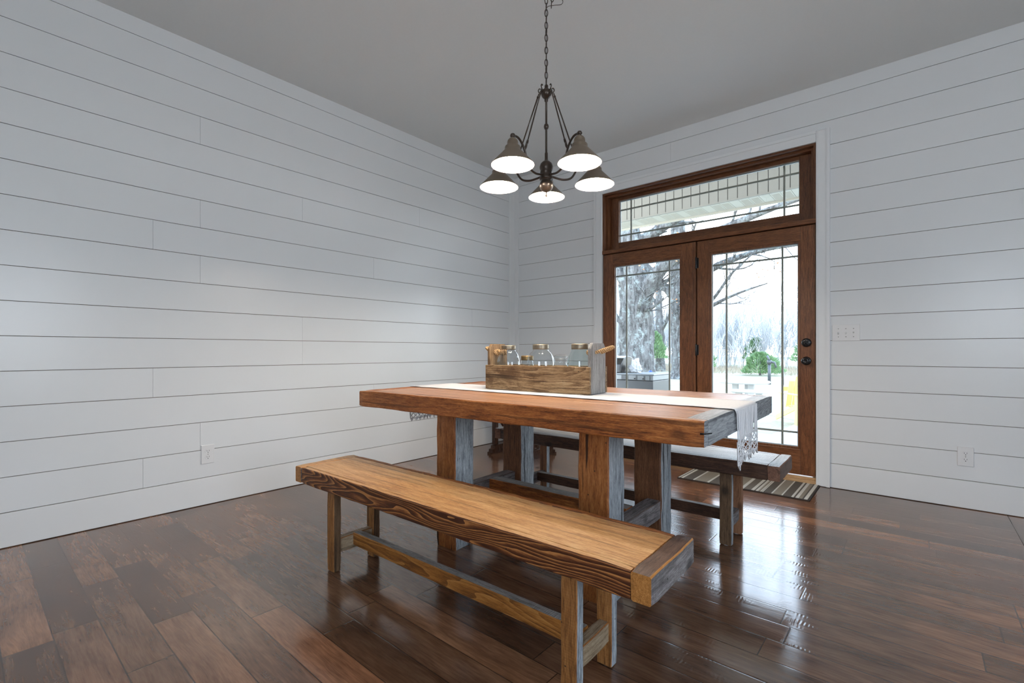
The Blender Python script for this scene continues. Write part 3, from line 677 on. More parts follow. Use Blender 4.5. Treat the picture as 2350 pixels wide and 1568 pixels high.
def hang(side, rng):
    # loose warp threads, then a band of diamond lace with a saw-tooth edge
    def P(u, d):   # u 0..1 across, d metres down
        w = RW2*(1-0.05*min(1, d/0.2)); y = rc - w + 2*w*u
        f = min(1, d/0.15)
        x = side*(LX+0.0085+(0.0045*math.sin(u*13+1)+0.003*math.sin(u*29))*f)
        dd = d + (0.016*max(0, 1-u*2.2)**2 + 0.003*math.sin(u*11))*f*f*(1 if side > 0 else 0.3)
        return Vector((x, y, -dd))
    bm = bmesh.new(); NTH = 86
    for i in range(NTH):
        u = (i+0.5)/NTH
        if rng.random() < 0.06: continue
        k = rng.uniform(-0.006, 0.006); seg = 7; L0, L1 = 0.004, 0.113; q = None
        for s_ in range(seg+1):
            t_ = s_/seg; d = L0+(L1-L0)*t_; uu = u + k*math.sin(t_*PI)
            hw = (0.56-0.30*min(1, t_*1.3))/NTH
            o_ = Vector((side*0.0009*math.sin(i*1.7), 0, 0))
            a = bm.verts.new(P(uu-hw, d)+o_); b = bm.verts.new(P(uu+hw, d)-o_)
            if q: bm.faces.new((q[0], q[1], b, a))
            q = (a, b)
    o = link('threads', bm, M['cloth'], RN); md = o.modifiers.new('th', 'SOLIDIFY'); md.thickness = 0.0008
    bm = bmesh.new()
    def strip(pts, hw):
        tube(bm, [P(u, d) for u, d in pts], hw*1.25, 5, caps=False)
    D0, D1 = 0.112, 0.190
    for d, hw in ((D0, 0.0022), (D0+0.005, 0.0018), (D1, 0.0018)):
        strip([(i/30, d) for i in range(31)], hw)
    nD = 12; du = 1/nD
    for i in range(-3, nD+1):
        for s in (1, -1):
            for off in (0,):
                pts = []
                for k in range(13):
                    d = D0+(D1-D0)*k/12; u = (i+off+3.0*k/12)*du if s > 0 else 1-(i+off+3.0*k/12)*du
                    if 0 <= u <= 1: pts.append((u, d))
                if len(pts) > 1: strip(pts, 0.0011 if off else 0.0019)
    for i in range(nD):      # small flower rings
        for r_ in (0.25, 0.75):
            cu, cd = (i+0.5)*du, D0+(D1-D0)*r_
            tube(bm, [P(cu+0.3*du*math.cos(a*PI/4), cd+0.0065*math.sin(a*PI/4)) for a in range(8)], 0.0016, 4, closed=True)
    for u in (0.0, 1.0): strip([(u, D0+(D1-D0)*k/8) for k in range(9)], 0.0022)
    nz = 11
    for i in range(nz):      # saw-tooth points
        a, b, c_ = i/nz, (i+0.5)/nz, (i+1)/nz
        for sc in (1.0, 0.6, 0.3):
            strip([(b-(b-a)*sc, D1), (b, D1+0.022*sc), (b+(c_-b)*sc, D1)], 0.0017)
    link('lace', bm, M['cloth'], RN)
hang(1, random.Random(3)); hang(-1, random.Random(5))

# ------------------------------------------------------------------ crate with jars
cx, cy = 2.0765, -2.3005
ca = R(3.8); n_ = Vector((-math.sin(ca), math.cos(ca), 0)); ctr = Vector((cx, cy, 0)) + n_*0.0975
ZC = HT+0.0066
CR_ = thing('wooden_crate', 'weathered barnwood crate holding glass jars in the middle of the table', 'crate', (ctr.x, ctr.y, ZC), ca)
CLn, CWd, CH = 0.652, 0.195, 0.135
link('side_board', beam(-CLn/2, CLn/2, -CWd/2, -CWd/2+0.017, 0, CH, 'x', 0.0014, 0.002, seed=1), M['crate_x'], CR_)
link('side_board', beam(-CLn/2, CLn/2, CWd/2-0.017, CWd/2, 0, CH, 'x', 0.0014, 0.002, seed=2), M['crate_x'], CR_)
link('bottom_board', bbox(-CLn/2+0.0185, CLn/2-0.0185, -CWd/2+0.0172, CWd/2-0.0172, 0.001, 0.014), M['crate_x'], CR_)
def crate_end(x0, x1, m):
    bm = bmesh.new(); w = CWd/2-0.0175; HE = 0.252; c = 0.030
    prof = [(-w, 0), (w, 0), (w, HE-c*0.9), (w-c*0.7, HE), (-w+c*0.7, HE), (-w, HE-c*0.9)]
    a = [bm.verts.new((x0, y, z)) for y, z in prof]; b = [bm.verts.new((x1, y, z)) for y, z in prof]
    bm.faces.new(a[::-1]); bm.faces.new(b)
    for k in range(6): bm.faces.new((a[k], a[(k+1) % 6], b[(k+1) % 6], b[k]))
    bmesh.ops.recalc_face_normals(bm, faces=bm.faces); bevel_all(bm, 0.0015, 1)
    return link('end_board', bm, m, CR_)
e1 = crate_end(CLn/2-0.018, CLn/2-0.0005, M['crate_z']); e1['label'] = 'grey weathered end board'
e2 = crate_end(-CLn/2+0.0005, -CLn/2+0.018, M['crate_zb'])
def rope_mat():
    t = NT('jute_rope'); g = t.n('ShaderNodeTexCoord').outputs['Object']
    w = t.n('ShaderNodeTexWave', wave_type='BANDS', bands_direction='DIAGONAL'); w.inputs['Scale'].default_value = 45; w.inputs['Distortion'].default_value = 1.5; t.l(g, w.inputs['Vector'])
    t.bsdf(t.mix(w.outputs[0], (0.36, 0.21, 0.10), (0.58, 0.39, 0.21)), 0.9, 0.1, bump=w.outputs[0], bstr=0.8, bdist=0.003)
    return t.m
M['rope'] = rope_mat()
for s in (1, -1):
    bm = bmesh.new(); xe = s*CLn/2; zh = 0.205
    pts = smoothpath([(xe-s*0.030, -0.030, zh-0.002), (xe+s*0.0, -0.030, zh), (xe+s*0.035, -0.026, zh+0.012), (xe+s*0.070, -0.004, zh+0.026), (xe+s*0.066, 0.022, zh+0.024), (xe+s*0.030, 0.030, zh+0.010), (xe, 0.030, zh), (xe-s*0.030, 0.030, zh-0.002)], 6)
    tube(bm, pts, 0.0080, 10)
    for yk in (-0.030, 0.030):
        k = smoothpath([(xe-s*0.030+0.011*math.cos(a), yk+0.010*math.sin(a*1.5), zh+0.012*math.sin(a)) for a in [i*0.7 for i in range(10)]], 3)
        tube(bm, k, 0.0065, 8)
    rng = random.Random(4)
    for k in range(10):
        b0 = Vector((xe+s*0.070, 0.006, zh+0.026)); tube(bm, [b0, b0+Vector((s*rng.uniform(0.0, 0.016), rng.uniform(-0.01, 0.01), rng.uniform(-0.014, 0.006)))], 0.0006, 4)
    link('rope_handle', bm, M['rope'], CR_)

def crate_pt(u, v=0.0):
    a = Vector((math.cos(ca), math.sin(ca), 0)); return ctr + a*u + n_*v
def jar(name, label, u, v, prof, mat, lid=None, neck=None, rot=0, sq=0.0, clip=False, group='glass jars in the crate'):
    p = crate_pt(u, v); t = thing(name, label, 'jar', (p.x, p.y, ZC+0.0145), ca+rot, group)
    bm = bmesh.new(); n = 40
    rings = lathe(bm, [(0.0, 0.002)] + prof, (0, 0, 0), n)
    if sq:
        zt = max(h for r, h in prof)
        for v_ in bm.verts:
            a = math.atan2(v_.co.y, v_.co.x); k = 1 - sq*0.5*(1+math.cos(4*a))*max(0, 1-(v_.co.z/zt)**3); v_.co.x *= k; v_.co.y *= k
    # wall thickness
    link('glass_body', bm, mat, t)
    if lid:
        r, z0, h, m, ribs = lid
        bm = bmesh.new(); pr = [(0, z0+h), (r*0.9, z0+h), (r, z0+h-0.003)]
        for i in range(ribs):
            zz = z0+h-0.004-(h-0.006)*i/ribs; pr += [(r+0.0010, zz-0.001), (r-0.0008, zz-(h-0.006)/ribs*0.7)]
        pr += [(r, z0), (r-0.001, z0-0.0005)]
        lathe(bm, pr, (0, 0, 0), 32); bmesh.ops.recalc_face_normals(bm, faces=bm.faces); link('lid', bm, m, t)
    if clip:
        bm = bmesh.new(); zt = clip
        lathe(bm, [(0, zt+0.010), (0.020, zt+0.010), (0.033, zt+0.006), (0.036, zt), (0.034, zt-0.002)], (0, 0, 0), 32); link('glass_lid', bm, mat, t)
        bm = bmesh.new()
        tube(bm, [(0.037*math.cos(a*PI/12), 0.037*math.sin(a*PI/12), zt-0.006) for a in range(24)], 0.0011, 6, closed=True)
        tube(bm, smoothpath([(0.038, 0, zt-0.006), (0.043, 0, zt+0.006), (0.030, 0, zt+0.014), (0, 0, zt+0.015), (-0.030, 0, zt+0.013), (-0.040, 0, zt+0.004), (-0.039, 0, zt-0.006)], 4), 0.0011, 6)
        tube(bm, smoothpath([(0.040, -0.012, zt-0.004), (0.046, -0.008, zt-0.020), (0.044, 0.0, zt-0.034), (0.046, 0.008, zt-0.020), (0.040, 0.012, zt-0.004)], 4), 0.0012, 6)
        link('wire_bail', bm, M['steel'], t)
    return t
big = [(0.046, 0.0), (0.056, 0.006), (0.066, 0.03), (0.073, 0.075), (0.074, 0.115), (0.070, 0.150), (0.060, 0.178), (0.048, 0.194), (0.043, 0.200), (0.043, 0.204), (0.0405, 0.206), (0.0405, 0.222)]
jar('glass_jar', 'tall clear oval jar with ribbed zinc lid at the left end of the crate', -0.236, 0.0, [(r_*0.93, h_) for r_, h_ in big], M['jar'], (0.0405, 0.206, 0.024, M['zinc'], 4), rot=0.3, sq=0.04)
jar('glass_jar', 'small clear jar with brown metal lid, second from left in the crate', -0.134, 0.038, [(0.032, 0.0), (0.038, 0.006), (0.039, 0.05), (0.039, 0.100), (0.037, 0.122), (0.034, 0.134), (0.033, 0.140), (0.0315, 0.142), (0.0315, 0.166)], M['jar'], (0.0345, 0.146, 0.026, M['brass'], 4))
big2 = [(0.050, 0.0), (0.062, 0.006), (0.073, 0.03), (0.077, 0.08), (0.078, 0.130), (0.074, 0.160), (0.060, 0.186), (0.046, 0.197), (0.044, 0.200), (0.044, 0.204), (0.0415, 0.206), (0.0415, 0.222)]
jar('glass_jar', 'wide round clear jar with zinc lid at the centre of the crate', -0.018, 0.0, big2, M['jar'], (0.0440, 0.207, 0.027, M['zinc'], 4), rot=0.6, sq=0.06)
jar('glass_jar', 'small clear jar with glass lid and wire clip right of the widest jar', 0.103, 0.004, [(0.034, 0.0), (0.042, 0.005), (0.044, 0.05), (0.044, 0.10), (0.040, 0.122), (0.033, 0.130), (0.031, 0.142), (0.034, 0.150), (0.035, 0.158)], M['jar'], clip=0.162)
aq = [(0.048, 0.0), (0.058, 0.006), (0.064, 0.03), (0.067, 0.10), (0.066, 0.145), (0.060, 0.172), (0.050, 0.190), (0.045, 0.200), (0.045, 0.204), (0.042, 0.206), (0.042, 0.222)]
jar('glass_jar', 'pale aqua jar with zinc lid beside the grey end board of the crate', 0.222, 0.0, aq, M['jar_aqua'], (0.0450, 0.207, 0.028, M['zinc'], 4))

# ------------------------------------------------------------------ chandelier
CHX, CHY = 2.130, -2.260
CD = thing('chandelier', 'five-light bronze chandelier with cone shades hanging above the table', 'chandelier', (CHX, CHY, 0))
bm = bmesh.new()
lathe(bm, [(0.0, 1.828), (0.004, 1.829), (0.0075, 1.838), (0.004, 1.846), (0.0045, 1.852), (0.010, 1.856), (0.022, 1.860), (0.032, 1.872), (0.036, 1.888), (0.032, 1.904), (0.026, 1.912), (0.024, 1.916), (0.034, 1.919), (0.036, 1.926), (0.034, 1.932), (0.031, 1.935), (0.031, 1.955), (0.033, 1.958), (0.030, 1.964), (0.034, 1.975), (0.035, 1.986), (0.030, 2.002), (0.018, 2.014), (0.010, 2.018), (0.008, 2.030), (0.008, 2.056), (0.006, 2.062)], n=36)
link('body', bm, M['bronze'], CD)
bm = bmesh.new()
lathe(bm, [(0.0055, 2.060), (0.0055, 2.178), (0.006, 2.180), (0.011, 2.186), (0.0135, 2.196), (0.011, 2.206), (0.006, 2.212), (0.0055, 2.214), (0.0055, 2.325), (0.009, 2.328), (0.010, 2.340), (0.008, 2.345)], n=20)
link('stem', bm, M['bronze'], CD)
bm = bmesh.new()
lathe(bm, [(0.0, 2.342), (0.008, 2.343), (0.018, 2.348), (0.026, 2.360), (0.028, 2.374), (0.024, 2.384), (0.012, 2.392), (0.009, 2.402), (0.010, 2.408), (0.006, 2.416), (0.0, 2.418)], n=28)
hub = link('top_hub', bm, M['bronze'], CD)
ANG = [R(a) for a in (-90, -18, 54, 126, 198)]
ZB = 1.915
lit = []
for a in ANG:
    ux = Vector((math.cos(a), math.sin(a), 0)); Z = lambda r, z: ux*r + Vector((0, 0, z))
    bm = bmesh.new()
    tube(bm, smoothpath([Z(0.024, 1.940), Z(0.055, 1.932), Z(0.095, 1.927), Z(0.135, 1.938), Z(0.160, 1.970), Z(0.178, 2.012), Z(0.200, 2.042), Z(0.228, 2.060), Z(0.258, 2.060), Z(0.270, 2.054)], 6), 0.0055, 10)
    link('arm', bm, M['bronze'], CD)
    bm = bmesh.new()
    # hook on the hub, straight rod, swivel end and clamp on the arm
    tube(bm, smoothpath([Z(0.024, 2.372), Z(0.036, 2.378), Z(0.044, 2.392), Z(0.038, 2.402), Z(0.032, 2.398)], 4), 0.0028, 7)
    top, bot = Z(0.041, 2.376), Z(0.163, 2.050)
    tube(bm, [top, top.lerp(bot, 0.04), top.lerp(bot, 0.041), top.lerp(bot, 0.06), top.lerp(bot, 0.061), top.lerp(bot, 0.93), top.lerp(bot, 0.931), top.lerp(bot, 0.98), bot], [0.003, 0.003, 0.0052, 0.0052, 0.0036, 0.0036, 0.006, 0.006, 0.004], 8)
    tube(bm, [bot+Vector((0, 0, 0.004)), Z(0.170, 2.034), Z(0.180, 2.020)], [0.0055, 0.0065, 0.0065], 8)
    link('support_rod', bm, M['bronze'], CD)
    # shade
    c = Z(0.270, 0)
    bm = bmesh.new()
    outer = [(0.1035, ZB-0.001), (0.1045, ZB+0.001), (0.1025, ZB+0.004), (0.040, ZB+0.070), (0.0385, ZB+0.073), (0.0375, ZB+0.086), (0.034, ZB+0.091), (0.027, ZB+0.094), (0.0265, ZB+0.108), (0.024, ZB+0.118), (0.017, ZB+0.126), (0.0085, ZB+0.130), (0.0075, ZB+0.134)]
    lathe(bm, outer, (c.x, c.y, 0), 48)
    sh = link('shade', bm, M['shade_out'], CD)
    bm = bmesh.new(); lathe(bm, [(0.0075, ZB+0.132), (0.012, ZB+0.136), (0.0125, ZB+0.143), (0.009, ZB+0.150), (0.0, ZB+0.153)], (c.x, c.y, 0), 20); link('ball_finial', bm, M['bronze'], sh)
    bm = bmesh.new(); lathe(bm, [(0.1028, ZB-0.0005), (0.1012, ZB+0.003), (0.039, ZB+0.068), (0.030, ZB+0.078), (0.0, ZB+0.080)], (c.x, c.y, 0), 48); link('inner_lining', bm, M['shade_in'], sh)
    bm = bmesh.new()
    lathe(bm, [(0.0, ZB+0.010), (0.012, ZB+0.013), (0.021, ZB+0.022), (0.024, ZB+0.034), (0.021, ZB+0.047), (0.013, ZB+0.060), (0.012, ZB+0.076)], (c.x, c.y, 0), 24)
    bulb = link('bulb', bm, None or M['shade_in'], sh); lit.append((bulb, c))
t = NT('bulb_glow'); em = t.n('ShaderNodeEmission'); em.inputs[0].default_value = (1.0, 0.86, 0.71, 1); em.inputs[1].default_value = 760.0; t.l(em.outputs[0], t.out.inputs[0])
t.m.cycles.emission_sampling = 'FRONT_BACK' if hasattr(t.m.cycles, 'emission_sampling') else None
for b, c in lit:
    b.data.materials.clear(); b.data.materials.append(t.m)
# chain, spare chain and cord, ceiling canopy
def chain_link(bm, c, d, twist, L=0.043, W=0.020, r=0.0023):
    c = Vector(c); d = Vector(d).normalized(); u, w = frame_of(d); s = u*math.cos(twist) + w*math.sin(twist)
    pts = []
    for k in range(16):
        a = 2*PI*k/16; pts.append(c + s*(W/2-r)*math.cos(a) + d*((L/2-r)*math.sin(a) if abs(math.sin(a)) < 2 else 0))
    tube(bm, pts, r, 6, closed=True)
bm = bmesh.new(); z = 2.432; i = 0
while z < H_C-0.05:
    chain_link(bm, (0, 0, z), (0, 0, 1), R(50)+(PI/2 if i % 2 else 0) + 0.15*math.sin(i)); z += 0.0325; i += 1
for j in range(8):
    f = j/8; chain_link(bm, (0.020+0.012*math.sin(f*3), 0.018+0.012*f, 2.835+0.031*j), (0.05, 0, 1), R(40)+(PI/2 if j % 2 else 0))
link('chain', bm, M['bronze'], CD)
bm = bmesh.new()
tube(bm, smoothpath([(0, 0, 3.0), (0.006, 0.004, 2.93), (0.03, 0.03, 2.885), (0.064, 0.055, 2.858), (0.060, 0.050, 2.834), (0.03, 0.022, 2.828), (0.006, 0.004, 2.822), (-0.002, 0, 2.80), (0.003, 0, 2.77), (-0.002, 0.002, 2.72), (0.002, -0.001, 2.66), (-0.002, 0, 2.6), (0.002, 0, 2.53), (-0.001, 0, 2.47), (0, 0, 2.41)], 5), 0.0016, 6)
link('cord', bm, M['bronze'], CD)
bm = bmesh.new(); lathe(bm, [(0.0, 2.992), (0.012, 2.994), (0.035, 3.010), (0.058, 3.030), (0.065, 3.049), (0.0, 3.0495)], n=32); link('canopy', bm, M['bronze'], CD)

# ------------------------------------------------------------------ door mat
def mat_mat():
    t = NT('striped_mat'); g = t.n('ShaderNodeTexCoord').outputs['Object']; sp = t.n('ShaderNodeSeparateXYZ'); t.l(g, sp.inputs[0])
    x = t.math('DIVIDE', sp.outputs[0], 0.91)
    W_, D_, B_, T_ = (0.85, 0.83, 0.76), (0.14, 0.125, 0.11), (0.36, 0.32, 0.26), (0.20, 0.175, 0.15)
    seq = [(0, W_), (0.022, D_), (0.032, W_), (0.052, D_), (0.135, W_), (0.152, B_), (0.255, W_), (0.272, D_), (0.355, W_), (0.378, B_), (0.400, W_), (0.43, B_), (0.52, W_), (0.545, T_),
           (0.60, W_), (0.622, D_), (0.632, W_), (0.652, B_)]
    seq2 = [(0, B_), (0.02, W_), (0.05, B_), (0.062, W_), (0.085, D_), (0.25, W_), (0.28, B_), (0.455, W_), (0.485, D_), (0.655, W_), (0.70, D_), (0.735, W_), (0.80, B_), (0.87, D_), (0.90, W_), (0.965, D_)]
    a = t.ramp(t.math('DIVIDE', x, 0.66), [(min(p/0.66, 0.999), c) for p, c in seq], 'CONSTANT')
    b = t.ramp(t.math('DIVIDE', t.math('SUBTRACT', x, 0.66), 0.34), seq2, 'CONSTANT')
    f = t.noise(g, 420, 2); col = t.mix(t.math('GREATER_THAN', x, 0.66), a, b); col = t.mix(t.math('MULTIPLY', f, 0.7), col, (0.07, 0.06, 0.05))
    t.bsdf(col, 0.95, 0.1, bump=f, bstr=0.6, bdist=0.002); return t.m
mt = thing('door_mat', 'grey, tan and white striped door mat in front of the glass door', 'door mat', (2.131, -0.487, 0.0))
link('pile', bbox(0.008, 0.905, 0.008, 0.470, 0.0045, 0.0100, 0.001), mat_mat(), mt)
link('border', bbox(0.0, 0.913, 0.0, 0.474, 0.0005, 0.0075, 0.002), plain('dark_mat_border', (0.035, 0.028, 0.025), rough=0.8), mt)

# ------------------------------------------------------------------ small side table in the corner
st = thing('side_table', 'small dark wooden trestle side table in the far corner behind the bench', 'side table', (0.605, -0.60, 0))
HS = 0.545
link('tabletop', bbox(-0.29, 0.29, -0.24, 0.24, HS-0.025, HS, 0.004), M['stool'], st)
for s in (-1, 1):
    x = s*0.232
    bm = bmesh.new()
    prof = [(-0.225, 0), (0.225, 0), (0.225, 0.018), (0.205, 0.022), (0.203, 0.045), (0.175, 0.052), (0.172, 0.075), (0.12, 0.085), (-0.12, 0.085), (-0.172, 0.075), (-0.175, 0.052), (-0.203, 0.045), (-0.205, 0.022), (-0.225, 0.018)]
    a = [bm.verts.new((x-0.028, y, z)) for y, z in prof]; b = [bm.verts.new((x+0.028, y, z)) for y, z in prof]
    bm.faces.new(a[::-1]); bm.faces.new(b)
    for k in range(len(prof)): bm.faces.new((a[k], a[(k+1) % len(prof)], b[(k+1) % len(prof)], b[k]))
    bmesh.ops.recalc_face_normals(bm, faces=bm.faces); link('foot', bm, M['stool'], st)
    link('post', bbox(x-0.021, x+0.021, -0.165, -0.115, 0.086, HS-0.026, 0.003), M['stool'], st)
    link('post', bbox(x-0.021, x+0.021, 0.115, 0.165, 0.086, HS-0.026, 0.003), M['stool'], st)
    bm = bmesh.new(); tube(bm, smoothpath([(x, -0.115, 0.40), (x, -0.03, 0.27), (x, 0.115, 0.12)], 5), 0.012, 8); link('brace', bm, M['stool'], st)
link('stretcher', bbox(-0.210, 0.210, -0.020, 0.020, 0.086, 0.120, 0.003), M['stool'], st)

# ------------------------------------------------------------------ outside: porch, yard
G = -0.35
def ground_mat():
    t = NT('winter_grass'); g = t.n('ShaderNodeTexCoord').outputs['Object']
    a = t.noise(g, 0.5, 5, 0.7); b = t.noise(g, 14, 5, 0.8); c = t.noise(t.mapping(g, (1, 1, 1), (9, 4, 0)), 2.2, 4, 0.7)
    col = t.mix(b, (0.16, 0.145, 0.11), (0.44, 0.40, 0.32)); col = t.mix(t.ramp(a, [(0.45, (0, 0, 0)), (0.65, (1, 1, 1))]), col, t.mix(b, (0.13, 0.14, 0.075), (0.36, 0.36, 0.23)))
    col = t.mix(t.ramp(c, [(0.66, (0, 0, 0)), (0.70, (1, 1, 1))]), col, (0.15, 0.07, 0.04))
    t.bsdf(col, 0.95, 0.05, bump=b, bstr=0.6, bdist=0.02); return t.m
M['conc'] = plain('pale_concrete', (0.42, 0.41, 0.39), rough=0.85, nscale=4, namp=0.08)
bm = bmesh.new(); box(bm, -90, 60, 0.2, 120, G-0.2, G); link('lawn', bm, ground_mat(), kind='structure')
def poly_slab(name, pts, z0, z1, m):
    bm = bmesh.new(); a = [bm.verts.new((x, y, z0)) for x, y in pts]; b = [bm.verts.new((x, y, z1)) for x, y in pts]
    bm.faces.new(a[::-1]); bm.faces.new(b)
    for k in range(len(pts)): bm.faces.new((a[k], a[(k+1) % len(pts)], b[(k+1) % len(pts)], b[k]))
    bmesh.ops.recalc_face_normals(bm, faces=bm.faces); return link(name, bm, m, kind='structure')
poly_slab('porch_slab', [(-3, 0.2), (7, 0.2), (7, 2.9), (-3, 2.9)], -0.34, -0.10, M['conc'])
poly_slab('path', [(1.75, 2.9), (4.5, 2.9), (4.5, 9.0), (2.4, 9.0), (1.9, 5.9)], G+0.001, G+0.03, M['conc'])
poly_slab('patio', [(1.35, 6.9), (1.9, 6.4), (2.4, 7.2), (3.2, 9.5), (2.4, 12.0), (-0.6, 12.4), (-1.4, 10.6), (-0.4, 8.6)], G+0.001, G+0.025, M['conc'])
# porch beam clad in vertical panels, vented soffit and porch ceiling
t = NT('pale_vinyl'); t.bsdf((0.21, 0.20, 0.175), 0.5, 0.4); M['vinyl'] = t.m
M['vinyl_white'] = plain('cream_soffit', (0.42, 0.40, 0.34), rough=0.5)
M['vinyl_line'] = plain('panel_joint_dark', (0.10, 0.095, 0.085), rough=0.8)  # dark backing that shows in the joints between panels
bm = bmesh.new()
x = -4.05
while x < 7.0:
    box(bm, x+0.006, x+0.127, 2.996, 3.02, 3.215, 3.95, 0); x += 0.1325
box(bm, -4.1, 7.1, 3.004, 3.10, 3.21, 3.95, 1)
box(bm, -4.1, 7.1, 2.985, 3.02, 3.195, 3.216, 0)
link('porch_beam', bm, [M['vinyl'], M['vinyl_line']], kind='structure')
bm = bmesh.new(); x = -4.05; i = 0
while x < 7.0:
    box(bm, x+0.002, x+0.1305, 3.02, 3.44, 3.200, 3.206, 0)
    if i % 3 != 0:
        for k in range(14): box(bm, x+0.016, x+0.116, 3.10+k*0.021, 3.10+k*0.021+0.006, 3.1985, 3.2005, 2)
    x += 0.1325; i += 1
box(bm, -4.1, 7.1, 3.02, 3.44, 3.206, 3.23, 1); box(bm, -4.1, 7.1, 3.44, 3.47, 3.17, 3.33, 0)
M['vent'] = plain('vent_slots', (0.33, 0.31, 0.26), rough=0.7)
link('porch_soffit', bm, [M['vinyl_white'], M['vinyl_line'], M['vent']], kind='structure')
bm = bmesh.new(); box(bm, -4.1, 7.1, 0.2, 3.0, 3.95, 4.0); box(bm, -4.1, 7.1, -0.1, 3.5, 4.0, 4.1); link('porch_ceiling', bm, M['vinyl'], kind='structure')

# grill cart just outside the left leaf
M['grey_metal'] = plain('grey_painted_metal', (0.055, 0.062, 0.068), rough=0.4)
M['lt_metal'] = plain('light_grey_metal', (0.19, 0.205, 0.215), rough=0.35, metal=0.3)
gr = thing('grill_cart', 'grey gas grill cart with side shelf outside the left glass leaf', 'grill', (0.45, 1.6, -0.10))
link('cabinet', bbox(-0.55, 0.54, 0.02, 0.55, 0.06, 0.735, 0.008), M['grey_metal'], gr)
link('shelf', bbox(-0.60, 0.56, 0.0, 0.58, 0.805, 0.825, 0.006), M['lt_metal'], gr)
link('front_panel', bbox(-0.58, 0.55, 0.0, 0.57, 0.740, 0.803, 0.006), M['lt_metal'], gr)
for x0, x1 in ((0.10, 0.20), (0.31, 0.33), (0.42, 0.44), (0.50, 0.512)):
    link('panel_gap', bbox(x0, x1, -0.004, 0.006, 0.742, 0.801, 0.001), M['grey_metal'], gr)
for x in (0.295, 0.415):
    bm = bmesh.new(); lathe(bm, [(0.0, -0.016), (0.007, -0.016), (0.008, 0.0), (0.0, 0.001)], (x, 0, 0.76), 12, axis='y'); link('control_knob', bm, M['black'], gr)
bm = bmesh.new()
pr = [(0.05, 0.826), (0.53, 0.826), (0.53, 0.93), (0.46, 1.02), (0.32, 1.06), (0.16, 1.03), (0.07, 0.94)]
a = [bm.verts.new((-0.55, y, z)) for y, z in pr]; b = [bm.verts.new((0.055, y, z)) for y, z in pr]
bm.faces.new(a[::-1]); bm.faces.new(b)
for k in range(len(pr)): bm.faces.new((a[k], a[(k+1) % len(pr)], b[(k+1) % len(pr)], b[k]))
bmesh.ops.recalc_face_normals(bm, faces=bm.faces); bevel_all(bm, 0.01); link('lid', bm, M['black'], gr)
for x in (-0.5, 0.47):
    for y in (0.08, 0.48):
        bm = bmesh.new(); lathe(bm, [(0.0, -0.02), (0.025, -0.02), (0.03, -0.01), (0.03, 0.01), (0.025, 0.02), (0.0, 0.02)], (x, y, 0.031), 16, axis='x'); link('caster', bm, M['black'], gr)
def crumple(name, label, cat, loc, s, m, seed):
    bm = bmesh.new(); bmesh.ops.create_icosphere(bm, subdivisions=4, radius=1.0)
    for v in bm.verts:
        n = v.co.normalized(); k = noise.noise(n*2.3+Vector((seed, 0, 0)))*0.45 + noise.noise(n*6+Vector((0, seed, 0)))*0.22
        up = 1.0 + (0.5*max(0, n.z)**2)
        v.co = Vector((n.x*s[0]*(1+k), n.y*s[1]*(1+k), max(-0.55, n.z*(1+k)*up)*s[2]))
    zmin = min(v.co.z for v in bm.verts)
    for v in bm.verts: v.co.z -= zmin
    o = link(name, bm, m); o.location = loc; tag(o, label, cat); return o
crumple('plastic_bag', 'crumpled white plastic bag on the grill cart shelf', 'bag', (0.63, 1.86, 0.7265), (0.085, 0.06, 0.09), plain('white_plastic_bag', (0.8, 0.82, 0.86), rough=0.35), 1)
crumple('tarp_bundle', 'small bright blue tarp bundle on the ground behind the grill', 'tarp', (-0.02, 3.9, G), (0.17, 0.17, 0.47), plain('blue_tarp', (0.05, 0.12, 0.55), rough=0.4), 4)

# yellow Adirondack chair
M['yellow'] = plain('yellow_plastic', (0.90, 0.78, 0.18), rough=0.45)
ac = thing('adirondack_chair', 'bright yellow slatted lawn chair seen past the right glass leaf', 'chair', (2.03, 5.98, G+0.03), R(215))
for i in range(5):
    x = (i-2)*0.108; h = 0.93-0.030*(i-2)**2
    bm = bmesh.new(); box(bm, x-0.050, x+0.050, -0.01, 0.01, 0, h-0.28); bevel_all(bm, 0.006)
    bmesh.ops.rotate(bm, verts=bm.verts, cent=(0, 0, 0), matrix=Matrix.Rotation(R(-16), 3, 'X')); bmesh.ops.translate(bm, verts=bm.verts, vec=(0, -0.20, 0.28)); link('back_slat', bm, M['yellow'], ac)
link('back_rail', bbox(-0.27, 0.27, -0.335, -0.31, 0.58, 0.66), M['yellow'], ac)
for i in range(4):
    link('seat_slat', bbox(-0.27, 0.27, -0.18+i*0.125, -0.07+i*0.125, 0.29+i*0.022, 0.31+i*0.022), M['yellow'], ac)
for s in (-1, 1):
    link('armrest', bbox(s*0.30-0.05, s*0.30+0.05, -0.32, 0.36, 0.54, 0.562, 0.008), M['yellow'], ac)
    link('leg', bbox(s*0.30-0.015, s*0.30+0.015, 0.24, 0.33, 0, 0.538), M['yellow'], ac)
    bm = bmesh.new(); box(bm, s*0.30-0.015, s*0.30+0.015, -0.50, 0.24, 0, 0.09); 
    for v in bm.verts:
        if v.co.y > 0: v.co.z += 0.27
    link('leg', bm, M['yellow'], ac)
    link('arm_post', bbox(s*0.30-0.015, s*0.30+0.015, -0.30, -0.23, 0.16, 0.538), M['yellow'], ac)

